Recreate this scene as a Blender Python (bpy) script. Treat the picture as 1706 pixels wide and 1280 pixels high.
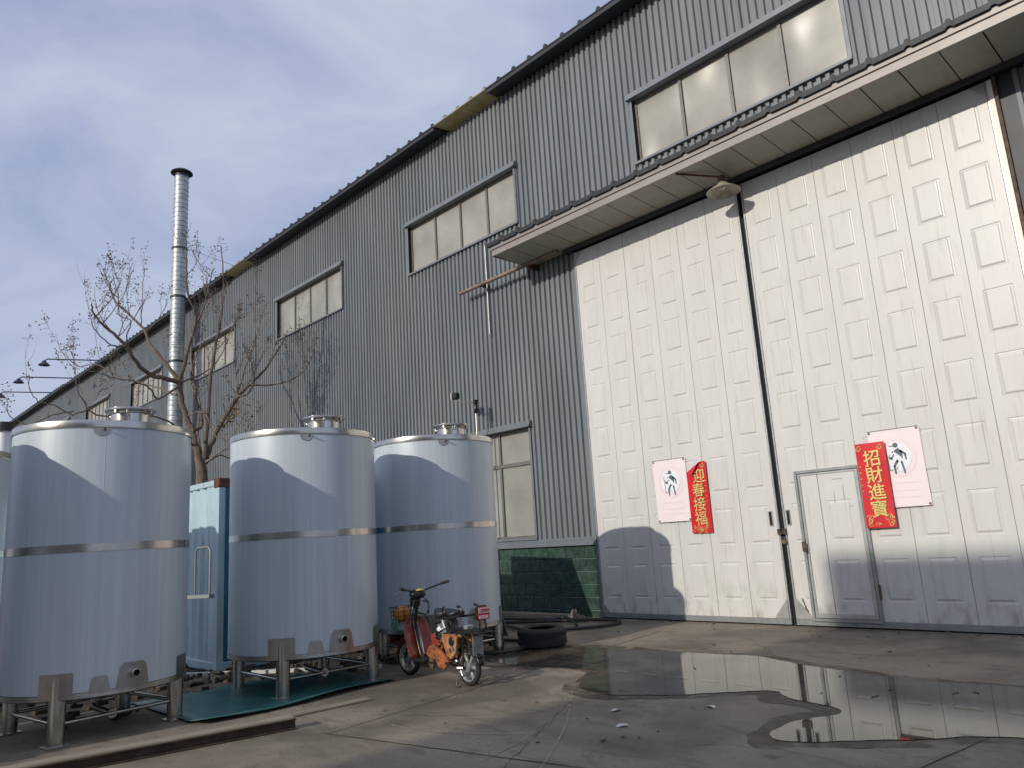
import bpy, math, random
from math import sin, cos, pi, radians
from mathutils import Vector, Matrix, noise
random.seed(7)
R_ = random.Random(11)
scene = bpy.context.scene
for o in list(bpy.data.objects): bpy.data.objects.remove(o)
COL = scene.collection

# ------------------------------------------------------------------ camera
CAMP = (-0.80326674, 0.20139787, -0.06221925, 1257.1, 11.48557771, 1.6)
def cam_axes():
    yaw, pit, rol = CAMP[:3]
    f = Vector((sin(yaw)*cos(pit), cos(yaw)*cos(pit), sin(pit)))
    r = Vector((cos(yaw), -sin(yaw), 0)); u = r.cross(f)
    return r*cos(rol)+u*sin(rol), -r*sin(rol)+u*cos(rol), f
r_, u_, f_ = cam_axes()
cd = bpy.data.cameras.new('camera'); cam = bpy.data.objects.new('camera', cd); COL.objects.link(cam)
m = Matrix((r_, u_, -f_)).transposed().to_4x4(); m.translation = Vector((0, -CAMP[4], CAMP[5]))
cam.matrix_world = m
cd.sensor_width = 36; cd.lens = CAMP[3]/1706*36; cd.clip_end = 2000; cd.clip_start = 0.05
scene.camera = cam
# ------------------------------------------------------------------ light
SUN_EL = radians(22); SUN_TR = radians(88.5)      # travel azimuth of the light (from +x)
EXPOSURE = 0.0; SUN_E = 2.8; SKY_S = 0.085
L = Vector((cos(SUN_TR)*cos(SUN_EL), sin(SUN_TR)*cos(SUN_EL), -sin(SUN_EL)))
sd = bpy.data.lights.new('sun', 'SUN'); sd.energy = SUN_E; sd.angle = radians(.53); sd.color = (1, .925, .80)
sun = bpy.data.objects.new('sun', sd); COL.objects.link(sun)
sun.rotation_euler = L.to_track_quat('-Z', 'Y').to_euler(); sun.location = (0, -30, 20)
w = bpy.data.worlds.new('World'); scene.world = w; w.use_nodes = True
nt = w.node_tree; N = nt.nodes; K = nt.links; N.clear()
out = N.new('ShaderNodeOutputWorld'); bg = N.new('ShaderNodeBackground'); bg.inputs[1].default_value = SKY_S
sky = N.new('ShaderNodeTexSky'); sky.sky_type = 'NISHITA'; sky.sun_disc = False
sky.sun_elevation = SUN_EL; sky.sun_rotation = radians(180+1.5); sky.altitude = 50; sky.air_density = 1.0; sky.dust_density = 1.6; sky.ozone_density = 1.5
tc = N.new('ShaderNodeTexCoord'); mp = N.new('ShaderNodeMapping'); mp.inputs['Rotation'].default_value = (0.0, 0.25, 0.5); mp.inputs['Scale'].default_value = (1.0, 2.0, 3.6)
n1 = N.new('ShaderNodeTexNoise'); n1.inputs['Scale'].default_value = 1.7; n1.inputs['Detail'].default_value = 8; n1.inputs['Roughness'].default_value = .56; n1.inputs['Distortion'].default_value = .5
rp = N.new('ShaderNodeValToRGB'); rp.color_ramp.elements[0].position = .30; rp.color_ramp.elements[1].position = .66
rp.color_ramp.elements[0].color = (4.6, 5.5, 8.5, 1); rp.color_ramp.elements[1].color = (8.3, 9.0, 10.7, 1)
mx = N.new('ShaderNodeMixRGB'); mx.inputs[2].default_value = (7.4, 8.2, 11.4, 1)
K.new(tc.outputs['Generated'], mp.inputs[0]); K.new(mp.outputs[0], n1.inputs[0]); K.new(n1.outputs[0], rp.inputs[0])
mx.inputs[0].default_value = .74; K.new(rp.outputs[0], mx.inputs[2]); K.new(sky.outputs[0], mx.inputs[1]); K.new(mx.outputs[0], bg.inputs[0]); K.new(bg.outputs[0], out.inputs[0])
vs = scene.view_settings; vs.view_transform = 'Standard'; vs.look = 'None'; vs.exposure = EXPOSURE; vs.gamma = 1; vs.use_curve_mapping = False

# ------------------------------------------------------------------ materials
def srgb(r, g, b):
    f = lambda c: ((c/255+.055)/1.055)**2.4 if c > 10 else c/255/12.92
    return (f(r), f(g), f(b), 1)
def mat(name, col, rough=.6, metal=0., var=.0, vscale=3., stretch=(1, 1, 1), bump=0., bscale=20., col2=None, spec=.5, coat=0., bstretch=None, rvar=0., detail=5, lo=.35, hi=.65, bdist=.01, ior=None, bdetail=4):
    M = bpy.data.materials.new(name); M.use_nodes = True
    t = M.node_tree; b = t.nodes['Principled BSDF']; lk = t.links
    b.inputs['Roughness'].default_value = rough; b.inputs['Metallic'].default_value = metal
    b.inputs['Specular IOR Level'].default_value = spec; b.inputs['Coat Weight'].default_value = coat
    if ior: b.inputs['IOR'].default_value = ior
    c = tuple(col[:3])+(1,)
    b.inputs['Base Color'].default_value = c
    geo = t.nodes.new('ShaderNodeNewGeometry')
    M['_geo'] = 1
    if var or col2 is not None:
        mp = t.nodes.new('ShaderNodeMapping'); mp.inputs['Scale'].default_value = stretch
        ns = t.nodes.new('ShaderNodeTexNoise'); ns.inputs['Scale'].default_value = vscale; ns.inputs['Detail'].default_value = detail; ns.inputs['Roughness'].default_value = .6
        rr = t.nodes.new('ShaderNodeValToRGB'); rr.color_ramp.elements[0].position = lo; rr.color_ramp.elements[1].position = hi
        if col2 is None:
            rr.color_ramp.elements[0].color = tuple(x*(1-var) for x in c[:3])+(1,)
            rr.color_ramp.elements[1].color = tuple(min(1, x*(1+var)) for x in c[:3])+(1,)
        else:
            rr.color_ramp.elements[0].color = c; rr.color_ramp.elements[1].color = tuple(col2[:3])+(1,)
        lk.new(geo.outputs['Position'], mp.inputs[0]); lk.new(mp.outputs[0], ns.inputs[0]); lk.new(ns.outputs[0], rr.inputs[0]); lk.new(rr.outputs[0], b.inputs['Base Color'])
        if rvar:
            mr = t.nodes.new('ShaderNodeMapRange'); mr.inputs[3].default_value = rough-rvar; mr.inputs[4].default_value = rough+rvar
            lk.new(ns.outputs[0], mr.inputs[0]); lk.new(mr.outputs[0], b.inputs['Roughness'])
    if bump:
        mp = t.nodes.new('ShaderNodeMapping'); mp.inputs['Scale'].default_value = bstretch or (1, 1, 1)
        ns = t.nodes.new('ShaderNodeTexNoise'); ns.inputs['Scale'].default_value = bscale; ns.inputs['Detail'].default_value = bdetail
        bm = t.nodes.new('ShaderNodeBump'); bm.inputs['Strength'].default_value = bump; bm.inputs['Distance'].default_value = bdist
        lk.new(geo.outputs['Position'], mp.inputs[0]); lk.new(mp.outputs[0], ns.inputs[0]); lk.new(ns.outputs[0], bm.inputs['Height']); lk.new(bm.outputs[0], b.inputs['Normal'])
    return M
def add_layer(M, col, scale, lo, hi, stretch=(1, 1, 1), amount=1., detail=6, axis_ramp=None, distort=0.):
    """mix a second noise-shaped colour over whatever feeds the base colour"""
    t = M.node_tree; b = t.nodes['Principled BSDF']; lk = t.links; inp = b.inputs['Base Color']
    geo = [n for n in t.nodes if n.type == 'NEW_GEOMETRY'][0]
    mp = t.nodes.new('ShaderNodeMapping'); mp.inputs['Scale'].default_value = stretch; mp.inputs['Location'].default_value = (3.1*scale, 1.7, .3)
    ns = t.nodes.new('ShaderNodeTexNoise'); ns.inputs['Scale'].default_value = scale; ns.inputs['Detail'].default_value = detail; ns.inputs['Distortion'].default_value = distort
    mr = t.nodes.new('ShaderNodeMapRange'); mr.inputs[1].default_value = lo; mr.inputs[2].default_value = hi; mr.inputs[4].default_value = amount
    mx = t.nodes.new('ShaderNodeMixRGB'); mx.inputs[2].default_value = tuple(col[:3])+(1,)
    lk.new(geo.outputs['Position'], mp.inputs[0]); lk.new(mp.outputs[0], ns.inputs[0]); lk.new(ns.outputs[0], mr.inputs[0])
    fac = mr.outputs[0]
    if axis_ramp:   # (axis, v0, v1): multiplies amount from 0 at v0 to 1 at v1 (dirt that has its own place)
        ax, v0, v1 = axis_ramp
        sp = t.nodes.new('ShaderNodeSeparateXYZ'); lk.new(geo.outputs['Position'], sp.inputs[0])
        m2 = t.nodes.new('ShaderNodeMapRange'); m2.inputs[1].default_value = v0; m2.inputs[2].default_value = v1
        lk.new(sp.outputs[ax], m2.inputs[0])
        mu = t.nodes.new('ShaderNodeMath'); mu.operation = 'MULTIPLY'; lk.new(fac, mu.inputs[0]); lk.new(m2.outputs[0], mu.inputs[1]); fac = mu.outputs[0]
    lk.new(fac, mx.inputs[0])
    if inp.is_linked: lk.new(inp.links[0].from_socket, mx.inputs[1])
    else: mx.inputs[1].default_value = inp.default_value
    lk.new(mx.outputs[0], inp)
    return M

M_clad = mat('cladding_paint', (.178, .196, .215), .52, .1, .12, 1.2, (1, 1, .25), .06, 9, spec=.35)
add_layer(M_clad, (.24, .25, .245), .35, .48, .62, (1, 1, .6), .35)
add_layer(M_clad, (.075, .075, .07), 5, .58, .8, (1.6, 1, .05), .55)
add_layer(M_clad, (.155, .17, .16), 6, .5, .75, (1, 1, .08), .5)
M_clad2 = mat('cladding_trim', (.18, .20, .225), .45, .2, .08, 3)
M_dark = mat('dark_flashing', (.035, .038, .045), .5, .2, .15, 4)
M_roof = mat('roof_sheet', (.022, .024, .028), .55, .1, .2, 2)
M_sky = mat('fibreglass_sheet', (.42, .40, .29), .5, 0, .2, 5)
_t = M_sky.node_tree; _tr = _t.nodes.new('ShaderNodeBsdfTranslucent'); _tr.inputs[0].default_value = (.48, .42, .25, 1); _mx = _t.nodes.new('ShaderNodeMixShader'); _mx.inputs[0].default_value = .4
_o = _t.nodes['Material Output']; _t.links.new(_t.nodes['Principled BSDF'].outputs[0], _mx.inputs[1]); _t.links.new(_tr.outputs[0], _mx.inputs[2]); _t.links.new(_mx.outputs[0], _o.inputs[0])
M_soffit = mat('soffit_panel', (.36, .345, .29), .55, 0, .08, 2); add_layer(M_soffit, (.25, .2, .14), 5, .58, .8, (1, .4, 1), .6)
M_fascia = mat('fascia_metal', (.29, .265, .25), .45, .2, .1, 4, (.3, 1, 1)); add_layer(M_fascia, (.22, .15, .11), 7, .58, .75, (.5, 1, 1), .6)
M_door = mat('door_enamel', (.615, .608, .59), .38, 0, .035, 2.2, (1.5, 1, .35), .10, 14, bstretch=(4, 1, .7), coat=.15, bdist=.006)
add_layer(M_door, (.62, .65, .60), 1.1, .5, .7, (1, 1, .6), .45)
add_layer(M_door, (.61, .58, .575), 1.5, .52, .7, (1, 1, .6), .4)
add_layer(M_door, (.42, .40, .37), 3.5, .62, .85, (2.2, 1, .35), .5)
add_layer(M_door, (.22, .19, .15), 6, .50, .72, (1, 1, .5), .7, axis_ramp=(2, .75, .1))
add_layer(M_door, (.33, .27, .20), 9, .60, .75, (3, 1, .12), .45)
M_alu = mat('grey_aluminium', (.42, .43, .42), .4, .5, .12, 8)
M_alud = mat('dull_aluminium', (.27, .29, .29), .45, .4, .12, 8)
add_layer(M_clad2, (.12, .12, .11), 5, .55, .75, (.4, 1, 1), .5)
M_black = mat('black_gap', (.008, .008, .009), .8)
M_glass = mat('filmed_window_glass', (.31, .305, .27), .36, 0, .16, .8, spec=.7, bump=1., bscale=.75, bdist=.30, bstretch=(1, 1, .8), bdetail=.6)
M_bronze = mat('window_frame_metal', (.19, .18, .165), .4, .4, .1, 8)
M_brick = mat('green_glazed_brick', (.038, .072, .056), .24, 0, .35, 9, bump=.6, bscale=22, bdist=.01, coat=.3)
M_mortar = mat('pale_mortar', (.30, .36, .31), .8, 0, .15, 9)
M_conc = mat('yard_concrete', (.235, .198, .15), .82, 0, .22, .9, bump=.35, bscale=60, bdist=.004, detail=9, rvar=.1)
add_layer(M_conc, (.095, .080, .062), .55, .48, .66, (1, 1, 1), .8, 8, distort=.6)
add_layer(M_conc, (.26, .225, .175), 2.3, .55, .7, (1, 1, 1), .55, 8)
add_layer(M_conc, (.07, .062, .055), 5.5, .62, .74, (1, 1, 1), .6, 8)
add_layer(M_conc, (.33, .30, .25), 60, .58, .72, (1, 1, 1), .5, 3)
add_layer(M_conc, (.07, .06, .05), 38, .60, .72, (1, 1, 1), .6, 3)
add_layer(M_conc, (.12, .10, .075), 1.6, .55, .62, (1, 2.5, 1), .45, 8, distort=1.2)
M_joint = mat('joint_dirt', (.05, .045, .038), .9, 0, .3, 9)
M_wet = mat('wet_concrete', (.075, .060, .045), .55, 0, .3, 2.5, spec=.25, bump=.2, bscale=40, bdist=.002, detail=8)
M_water = mat('puddle_water', (.085, .072, .054), .012, 0, .5, 1.1, spec=.55, ior=1.34, bump=.02, bscale=2.5, bdist=.01, detail=7)
add_layer(M_water, (.15, .125, .09), 1.3, .48, .66, (1, 1, 1), .8, 8, distort=.8)
_t = M_wet.node_tree; _tr = _t.nodes.new('ShaderNodeBsdfTransparent'); _mx = _t.nodes.new('ShaderNodeMixShader'); _ns = _t.nodes.new('ShaderNodeTexNoise'); _ns.inputs['Scale'].default_value = 3.2; _ns.inputs['Detail'].default_value = 9; _mr = _t.nodes.new('ShaderNodeMapRange'); _mr.inputs[1].default_value = .36; _mr.inputs[2].default_value = .60; _mr.inputs[3].default_value = .95; _mr.inputs[4].default_value = .12
_g = [n for n in _t.nodes if n.type == 'NEW_GEOMETRY'][0]; _t.links.new(_g.outputs['Position'], _ns.inputs[0]); _t.links.new(_ns.outputs[0], _mr.inputs[0]); _t.links.new(_mr.outputs[0], _mx.inputs[0]); _t.links.new(_tr.outputs[0], _mx.inputs[1]); _t.links.new(_t.nodes['Principled BSDF'].outputs[0], _mx.inputs[2]); _t.links.new(_mx.outputs[0], _t.nodes['Material Output'].inputs[0])
M_film = mat('filmed_steel', (.52, .58, .63), .36, .10, .05, 5, (3, 3, .08), .05, 16, bstretch=(3, 3, .12), bdist=.004, spec=.5)
add_layer(M_film, (.43, .49, .55), 9, .45, .75, (3, 3, .05), .5)
M_steel = mat('polished_steel', (.52, .51, .48), .24, 1., .1, 10, (1, 1, .3), .05, 30)
M_steelb = mat('brushed_steel', (.40, .39, .37), .36, 1., .15, 8, (1, 1, .3))
M_zinc = mat('galvanised_duct', (.40, .44, .46), .5, .55, .2, 4)
M_rust = mat('rust', (.11, .047, .03), .85, 0, .4, 9, bump=.4, bscale=50)
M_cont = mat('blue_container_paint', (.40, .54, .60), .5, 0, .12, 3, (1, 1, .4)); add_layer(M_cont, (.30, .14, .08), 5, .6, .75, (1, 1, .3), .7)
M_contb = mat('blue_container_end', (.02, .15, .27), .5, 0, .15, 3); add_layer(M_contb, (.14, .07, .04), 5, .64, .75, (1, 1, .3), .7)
M_bark = mat('bark', (.14, .108, .085), .85, 0, .3, 14, (1, 1, .3), .5, 40)
M_twig = mat('twig_bark', (.19, .15, .12), .8, 0, .2, 10)
M_pod = mat('dry_pods', (.075, .055, .038), .85, 0, .3, 20)
M_teal = mat('teal_sheet', (.025, .12, .115), .45, 0, .3, 4); add_layer(M_teal, (.12, .12, .10), 4, .55, .75, amount=.6)
M_wood = mat('weathered_board', (.27, .23, .175), .8, 0, .2, 5, (1, .2, 1)); 
M_beam = mat('rusty_steel_beam', (.06, .038, .024), .7, .2, .35, 8)
M_rubber = mat('tyre_rubber', (.018, .018, .02), .75, 0, .3, 15, bump=.4, bscale=60)
M_hose = mat('hose_rubber', (.03, .028, .028), .55, 0, .3, 10)
M_plastic = mat('black_plastic', (.015, .015, .017), .4)
M_vinyl = mat('seat_vinyl', (.022, .024, .03), .42, bump=.2, bscale=80)
M_orange = mat('orange_panel', (.38, .125, .04), .45, 0, .3, 9, coat=.15); add_layer(M_orange, (.40, .28, .18), 11, .42, .62, amount=.75); add_layer(M_orange, (.06, .04, .03), 16, .58, .68, amount=.8)
M_orangeb = mat('dirty_orange_fairing', (.36, .12, .045), .45, 0, .3, 9); add_layer(M_orangeb, (.05, .035, .028), 8, .48, .62, amount=.85)
M_red = mat('faded_red_panel', (.27, .035, .025), .4, 0, .25, 7, coat=.3); add_layer(M_red, (.30, .12, .06), 9, .5, .7, amount=.7)
M_cream = mat('cream_stripe', (.5, .42, .33), .5, 0, .2, 12); add_layer(M_cream, (.10, .08, .06), 20, .58, .66, amount=.8)
M_signred = mat('sign_red', (.45, .02, .03), .4)
M_signpale = mat('sign_pale', (.72, .50, .50), .4)
M_basket = mat('orange_bag', (.62, .22, .03), .6, 0, .2, 12)
M_green = mat('green_netting', (.05, .25, .17), .6)
M_white = mat('poster_pink', (.84, .74, .75), .45, 0, .02, 3); 
M_circle = mat('poster_circle', (.80, .81, .85), .45)
M_circle2 = mat('poster_faint_ring', (.84, .71, .74), .45)
M_ink = mat('poster_slate_ink', (.085, .13, .16), .5)
M_cred = mat('couplet_red', (.62, .012, .02), .38, 0, .12, 6, coat=.2)
M_credb = mat('couplet_back', (.28, .01, .02), .6)
M_gold = mat('gold_foil', (.78, .62, .22), .35, .35, .35, 60)
M_enam = mat('lamp_enamel', (.42, .38, .30), .4, 0, .2, 10)
M_iron = mat('painted_iron', (.10, .07, .05), .7, .2, .4, 12)
M_ltop = mat('litter_paper', (.6, .6, .58), .7)
M_plaster = mat('far_plaster', (.42, .40, .36), .8, 0, .1, .5)
M_green2 = mat('gauge_yellow', (.45, .42, .10), .3)
M_rag = mat('rag_cloth', (.16, .13, .12), .9, 0, .5, 25)
M_navy = mat('lamp_navy_paint', (.03, .035, .07), .5)

# ------------------------------------------------------------------ mesh helpers
class MB:
    def __init__(s): s.v = []; s.f = []; s.sm = []; s.mi = []
    def add(s, vs, fs, smooth=False, mi=0):
        n = len(s.v); s.v += [tuple(p) for p in vs]
        for f in fs: s.f.append([i+n for i in f]); s.sm.append(smooth); s.mi.append(mi)
        return s
    def box(s, x0, x1, y0, y1, z0, z1, M=None, mi=0):
        vs = [(x, y, z) for z in (z0, z1) for y in (y0, y1) for x in (x0, x1)]
        if M is not None: vs = [M @ Vector(p) for p in vs]
        return s.add(vs, [(0, 2, 3, 1), (4, 5, 7, 6), (0, 1, 5, 4), (2, 6, 7, 3), (0, 4, 6, 2), (1, 3, 7, 5)], False, mi)
    def cbox(s, x0, x1, y0, y1, z0, z1, c, M=None, mi=0):
        """box with chamfered edges"""
        vs = []; X = (x0, x1); Y = (y0, y1); Z = (z0, z1); idx = {}
        for i in (0, 1):
            for j in (0, 1):
                for k in (0, 1):
                    sx, sy, sz = (1, -1)[i]*c, (1, -1)[j]*c, (1, -1)[k]*c
                    for a, p in (('x', (X[i], Y[j]+sy, Z[k]+sz)), ('y', (X[i]+sx, Y[j], Z[k]+sz)), ('z', (X[i]+sx, Y[j]+sy, Z[k]))):
                        idx[(i, j, k, a)] = len(vs); vs.append(p)
        F = []
        g = lambda i, j, k, a: idx[(i, j, k, a)]
        for i in (0, 1): F.append([g(i, 0, 0, 'x'), g(i, 1, 0, 'x'), g(i, 1, 1, 'x'), g(i, 0, 1, 'x')])
        for j in (0, 1): F.append([g(0, j, 0, 'y'), g(1, j, 0, 'y'), g(1, j, 1, 'y'), g(0, j, 1, 'y')])
        for k in (0, 1): F.append([g(0, 0, k, 'z'), g(1, 0, k, 'z'), g(1, 1, k, 'z'), g(0, 1, k, 'z')])
        for i in (0, 1):
            for j in (0, 1): F.append([g(i, j, 0, 'x'), g(i, j, 1, 'x'), g(i, j, 1, 'y'), g(i, j, 0, 'y')])
            for k in (0, 1): F.append([g(i, 0, k, 'x'), g(i, 1, k, 'x'), g(i, 1, k, 'z'), g(i, 0, k, 'z')])
        for j in (0, 1):
            for k in (0, 1): F.append([g(0, j, k, 'y'), g(1, j, k, 'y'), g(1, j, k, 'z'), g(0, j, k, 'z')])
        for i in (0, 1):
            for j in (0, 1):
                for k in (0, 1): F.append([g(i, j, k, 'x'), g(i, j, k, 'y'), g(i, j, k, 'z')])
        if M is not None: vs = [M @ Vector(p) for p in vs]
        return s.add(vs, F, False, mi)
    def tube(s, pts, r, n=8, caps=True, mi=0):
        pts = [Vector(p) for p in pts]; k = len(pts)
        if not hasattr(r, '__len__'): r = [r]*k
        vs = []; up = None
        for i, p in enumerate(pts):
            t = (pts[min(i+1, k-1)]-pts[max(i-1, 0)])
            t = t.normalized() if t.length > 1e-9 else Vector((0, 0, 1))
            if up is None: up = t.orthogonal().normalized()
            else:
                up = up-t*up.dot(t); up = up.normalized() if up.length > 1e-6 else t.orthogonal().normalized()
            b = t.cross(up)
            for j in range(n): a = 2*pi*j/n; vs.append(p+(up*cos(a)+b*sin(a))*r[i])
        F = [[i*n+j, i*n+(j+1) % n, (i+1)*n+(j+1) % n, (i+1)*n+j] for i in range(k-1) for j in range(n)]
        s.add(vs, F, True, mi)
        if caps and n > 2:
            b0 = len(s.v)-len(vs); s.f += [[b0+j for j in range(n)][::-1], [b0+(k-1)*n+j for j in range(n)]]; s.sm += [False]*2; s.mi += [mi]*2
        return s
    def lathe(s, prof, n=48, c=(0, 0), a0=0, a1=2*pi, M=None, mi=0):
        full = abs(a1-a0-2*pi) < 1e-6; m_ = n if full else n+1
        vs = [(c[0]+r*cos(a0+(a1-a0)*j/n), c[1]+r*sin(a0+(a1-a0)*j/n), z) for (r, z) in prof for j in range(m_)]
        if M is not None: vs = [M @ Vector(p) for p in vs]
        F = [[i*m_+j, i*m_+(j+1) % m_, (i+1)*m_+(j+1) % m_, (i+1)*m_+j] for i in range(len(prof)-1) for j in range(n)]
        return s.add(vs, F, True, mi)
    def prism(s, poly, d, M=None, mi=0):
        """poly in (x,z), extruded along y from 0 to d"""
        n = len(poly); vs = [(p[0], 0, p[1]) for p in poly]+[(p[0], d, p[1]) for p in poly]
        if M is not None: vs = [M @ Vector(p) for p in vs]
        return s.add(vs, [list(range(n)), list(range(n, 2*n))[::-1]]+[[i, (i+1) % n, n+(i+1) % n, n+i] for i in range(n)], False, mi)
    def ball(s, c, r, n=8, sc=(1, 1, 1), M=None, mi=0):
        vs = []; m_ = n//2
        for i in range(m_+1):
            for j in range(n):
                t = pi*i/m_; a = 2*pi*j/n
                vs.append((c[0]+r*sc[0]*sin(t)*cos(a), c[1]+r*sc[1]*sin(t)*sin(a), c[2]+r*sc[2]*cos(t)))
        if M is not None: vs = [M @ Vector(p) for p in vs]
        return s.add(vs, [[i*n+j, i*n+(j+1) % n, (i+1)*n+(j+1) % n, (i+1)*n+j] for i in range(m_) for j in range(n)], True, mi)
    def mesh(s, name, mats):
        me = bpy.data.meshes.new(name); me.from_pydata(s.v, [], s.f)
        for mm in (mats if isinstance(mats, (list, tuple)) else [mats]): me.materials.append(mm)
        me.polygons.foreach_set('use_smooth', s.sm); me.polygons.foreach_set('material_index', s.mi)
        me.update(); me.validate()
        import bmesh
        b = bmesh.new(); b.from_mesh(me); bmesh.ops.remove_doubles(b, verts=b.verts, dist=1e-6); bmesh.ops.recalc_face_normals(b, faces=b.faces); b.to_mesh(me); b.free()
        if any(s.sm): me.set_sharp_from_angle(angle=radians(38))
        return me
    def build(s, name, mats, parent=None, **kw):
        return link(name, s.mesh(name, mats), parent, **kw)
def link(name, me, parent=None, loc=None, rot=None, label=None, cat=None, group=None, kind=None):
    o = bpy.data.objects.new(name, me); COL.objects.link(o)
    if parent is not None: o.parent = parent
    if loc is not None: o.location = loc
    if rot is not None: o.rotation_euler = rot
    tag(o, label, cat, group, kind); return o
def tag(o, label=None, cat=None, group=None, kind=None):
    if label: o['label'] = label
    if cat: o['category'] = cat
    if group: o['group'] = group
    if kind: o['kind'] = kind
def thing(name, label, cat, loc=(0, 0, 0), rz=0, group=None):
    return link(name, None, None, loc, (0, 0, rz), label, cat, group)
def copy_tree(o, parent=None):
    c = o.copy(); COL.objects.link(c)
    if parent is not None: c.parent = parent
    for ch in o.children: copy_tree(ch, c)
    return c
def subtract(a, b, holes):
    """[a,b] minus list of (lo,hi)"""
    segs = [(a, b)]
    for lo, hi in holes:
        ns = []
        for s0, s1 in segs:
            if hi <= s0 or lo >= s1: ns.append((s0, s1)); continue
            if lo > s0: ns.append((s0, lo))
            if hi < s1: ns.append((hi, s1))
        segs = ns
    return [q for q in segs if q[1]-q[0] > 1e-3]

# ================================================================== GROUND
g = MB(); g.add([(-400, -300, 0), (300, -300, 0), (300, 300, 0), (-400, 300, 0)], [(0, 1, 2, 3)])
g.build('ground', M_conc, kind='structure', label='grey brown concrete yard in front of the factory')
def strip(name, pts, wd, z, M_, **kw):
    b = MB(); pts = [Vector((p[0], p[1], 0)) for p in pts]; vs = []
    for i, p in enumerate(pts):
        t = (pts[min(i+1, len(pts)-1)]-pts[max(i-1, 0)]).normalized(); q = Vector((-t.y, t.x, 0))
        ww = wd*(.6+.8*R_.random())/2; vs += [tuple(p+q*ww+Vector((0, 0, z))), tuple(p-q*ww+Vector((0, 0, z)))]
    b.add(vs, [[2*i, 2*i+1, 2*i+3, 2*i+2] for i in range(len(pts)-1)]); return b.build(name, M_, kind='structure', **kw)
def wob(a, b, n, amp):
    out = []
    for i in range(n+1):
        t = i/n; out.append((a[0]+(b[0]-a[0])*t+R_.uniform(-amp, amp), a[1]+(b[1]-a[1])*t+R_.uniform(-amp, amp)))
    return out
strip('ground_joint', wob((-6.47, -7.85), (-2.2, -6.95), 24, .006), .014, .004, M_joint)
strip('ground_joint', wob((-6.40, -7.85), (-7.6, -1.2), 30, .006), .012, .004, M_joint)
strip('ground_joint', wob((-2.2, -6.95), (-1.2, 0.0), 24, .006), .012, .004, M_joint)
strip('ground_crack', wob((-5.3, -5.9), (-4.2, -7.9), 34, .018), .0045, .004, M_joint)
strip('ground_crack', wob((-5.6, -1.9), (-4.6, -.6), 24, .025), .006, .004, M_joint)
strip('ground_crack', wob((-5.1, -2.3), (-6.2, -1.2), 24, .025), .005, .004, M_joint)
M_scr = mat('scratch_dust', (.30, .265, .21), .9, 0, .3, 9)
for (a_, b_, c_) in (((-5.9, -5.2), (-4.9, -6.1), (-4.6, -7.6)), ((-5.8, -5.35), (-4.6, -6.5), (-3.7, -8.2)), ((-6.6, -7.0), (-5.7, -6.8), (-5.2, -6.0)), ((-6.3, -7.3), (-5.6, -7.4), (-4.9, -6.9))):
    strip('ground_scratch', [((1-t)**2*a_[0]+2*t*(1-t)*b_[0]+t*t*c_[0]+R_.uniform(-.004, .004), (1-t)**2*a_[1]+2*t*(1-t)*b_[1]+t*t*c_[1]) for t in [i/26 for i in range(27)]], .011, .0035, M_scr)
def blob(outline, z, name, M_, amp, seed, sub=9, **kw):
    pts = []
    n = len(outline)
    for i in range(n):      # Catmull-Rom through the outline, then ragged by noise
        p0, p1, p2, p3 = (Vector(outline[(i+k-1) % n]) for k in range(4))
        for s in range(sub):
            t = s/sub
            q = .5*((2*p1)+(-p0+p2)*t+(2*p0-5*p1+4*p2-p3)*t*t+(-p0+3*p1-3*p2+p3)*t**3)
            d = noise.noise_vector(Vector((q.x*3.1, q.y*3.1, seed)))*amp+noise.noise_vector(Vector((q.x*9, q.y*9, seed)))*amp*.4
            pts.append((q.x+d.x, q.y+d.y, z))
    import bmesh
    b = bmesh.new(); vs = [b.verts.new(p) for p in pts]; f = b.faces.new(vs); bmesh.ops.triangulate(b, faces=[f]); me = bpy.data.meshes.new(name); b.to_mesh(me); b.free()
    if len(me.polygons) and me.polygons[0].normal.z < 0: me.flip_normals()
    me.materials.append(M_); return link(name, me, kind='structure', **kw)
PUD = [(-8.6, -3.5), (-7.73, -3.02), (-6.9, -2.95), (-6.36, -2.9), (-5.7, -2.82), (-5.14, -2.74), (-4.5, -2.98), (-3.83, -3.18), (-3.15, -3.35), (-2.13, -3.30), (-1.0, -3.3), (-.4, -3.7), (-.5, -4.5), (-1.0, -4.75), (-1.6, -4.95), (-2.05, -5.2), (-2.4, -5.5), (-2.85, -5.85), (-3.10, -5.98), (-3.24, -5.76), (-3.22, -5.3), (-3.10, -4.98), (-3.25, -4.78), (-3.68, -4.66), (-3.95, -4.43), (-4.21, -4.60), (-4.71, -5.08), (-5.31, -5.34), (-5.83, -5.14), (-5.95, -4.8), (-6.2, -4.4), (-6.75, -4.35), (-7.2, -4.55), (-8.0, -4.5), (-8.5, -4.1)]
blob([(-15, -11.5), (-10.0, -11), (-9.9, -9.6), (-9.75, -8.4), (-9.85, -6.5), (-9.8, -4.5), (-9.6, -3.0), (-11, -2.6), (-15, -2.8)], .004, 'tank_shade_strip', mat('tank_shade_dark', (.045, .038, .03), .9, 0, .5, 5, bump=.8, bscale=30, bdist=.03), .08, 7.7, label='dark sheet added for the shade and clutter behind the row of tanks')  # dark sheet laid over the concrete to imitate shade behind the tanks
WET = []
for i, p in enumerate(PUD):
    p0 = Vector(PUD[i-1]); p1 = Vector(PUD[(i+1) % len(PUD)]); t = (p1-p0).normalized(); nrm = Vector((t.y, -t.x))
    WET.append(tuple(Vector(p)-nrm*R_.uniform(.05, .26)))
blob(WET, .004, 'wet_ground', M_wet, .09, 4.2, label='dark damp concrete fringe round the puddle')
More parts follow.
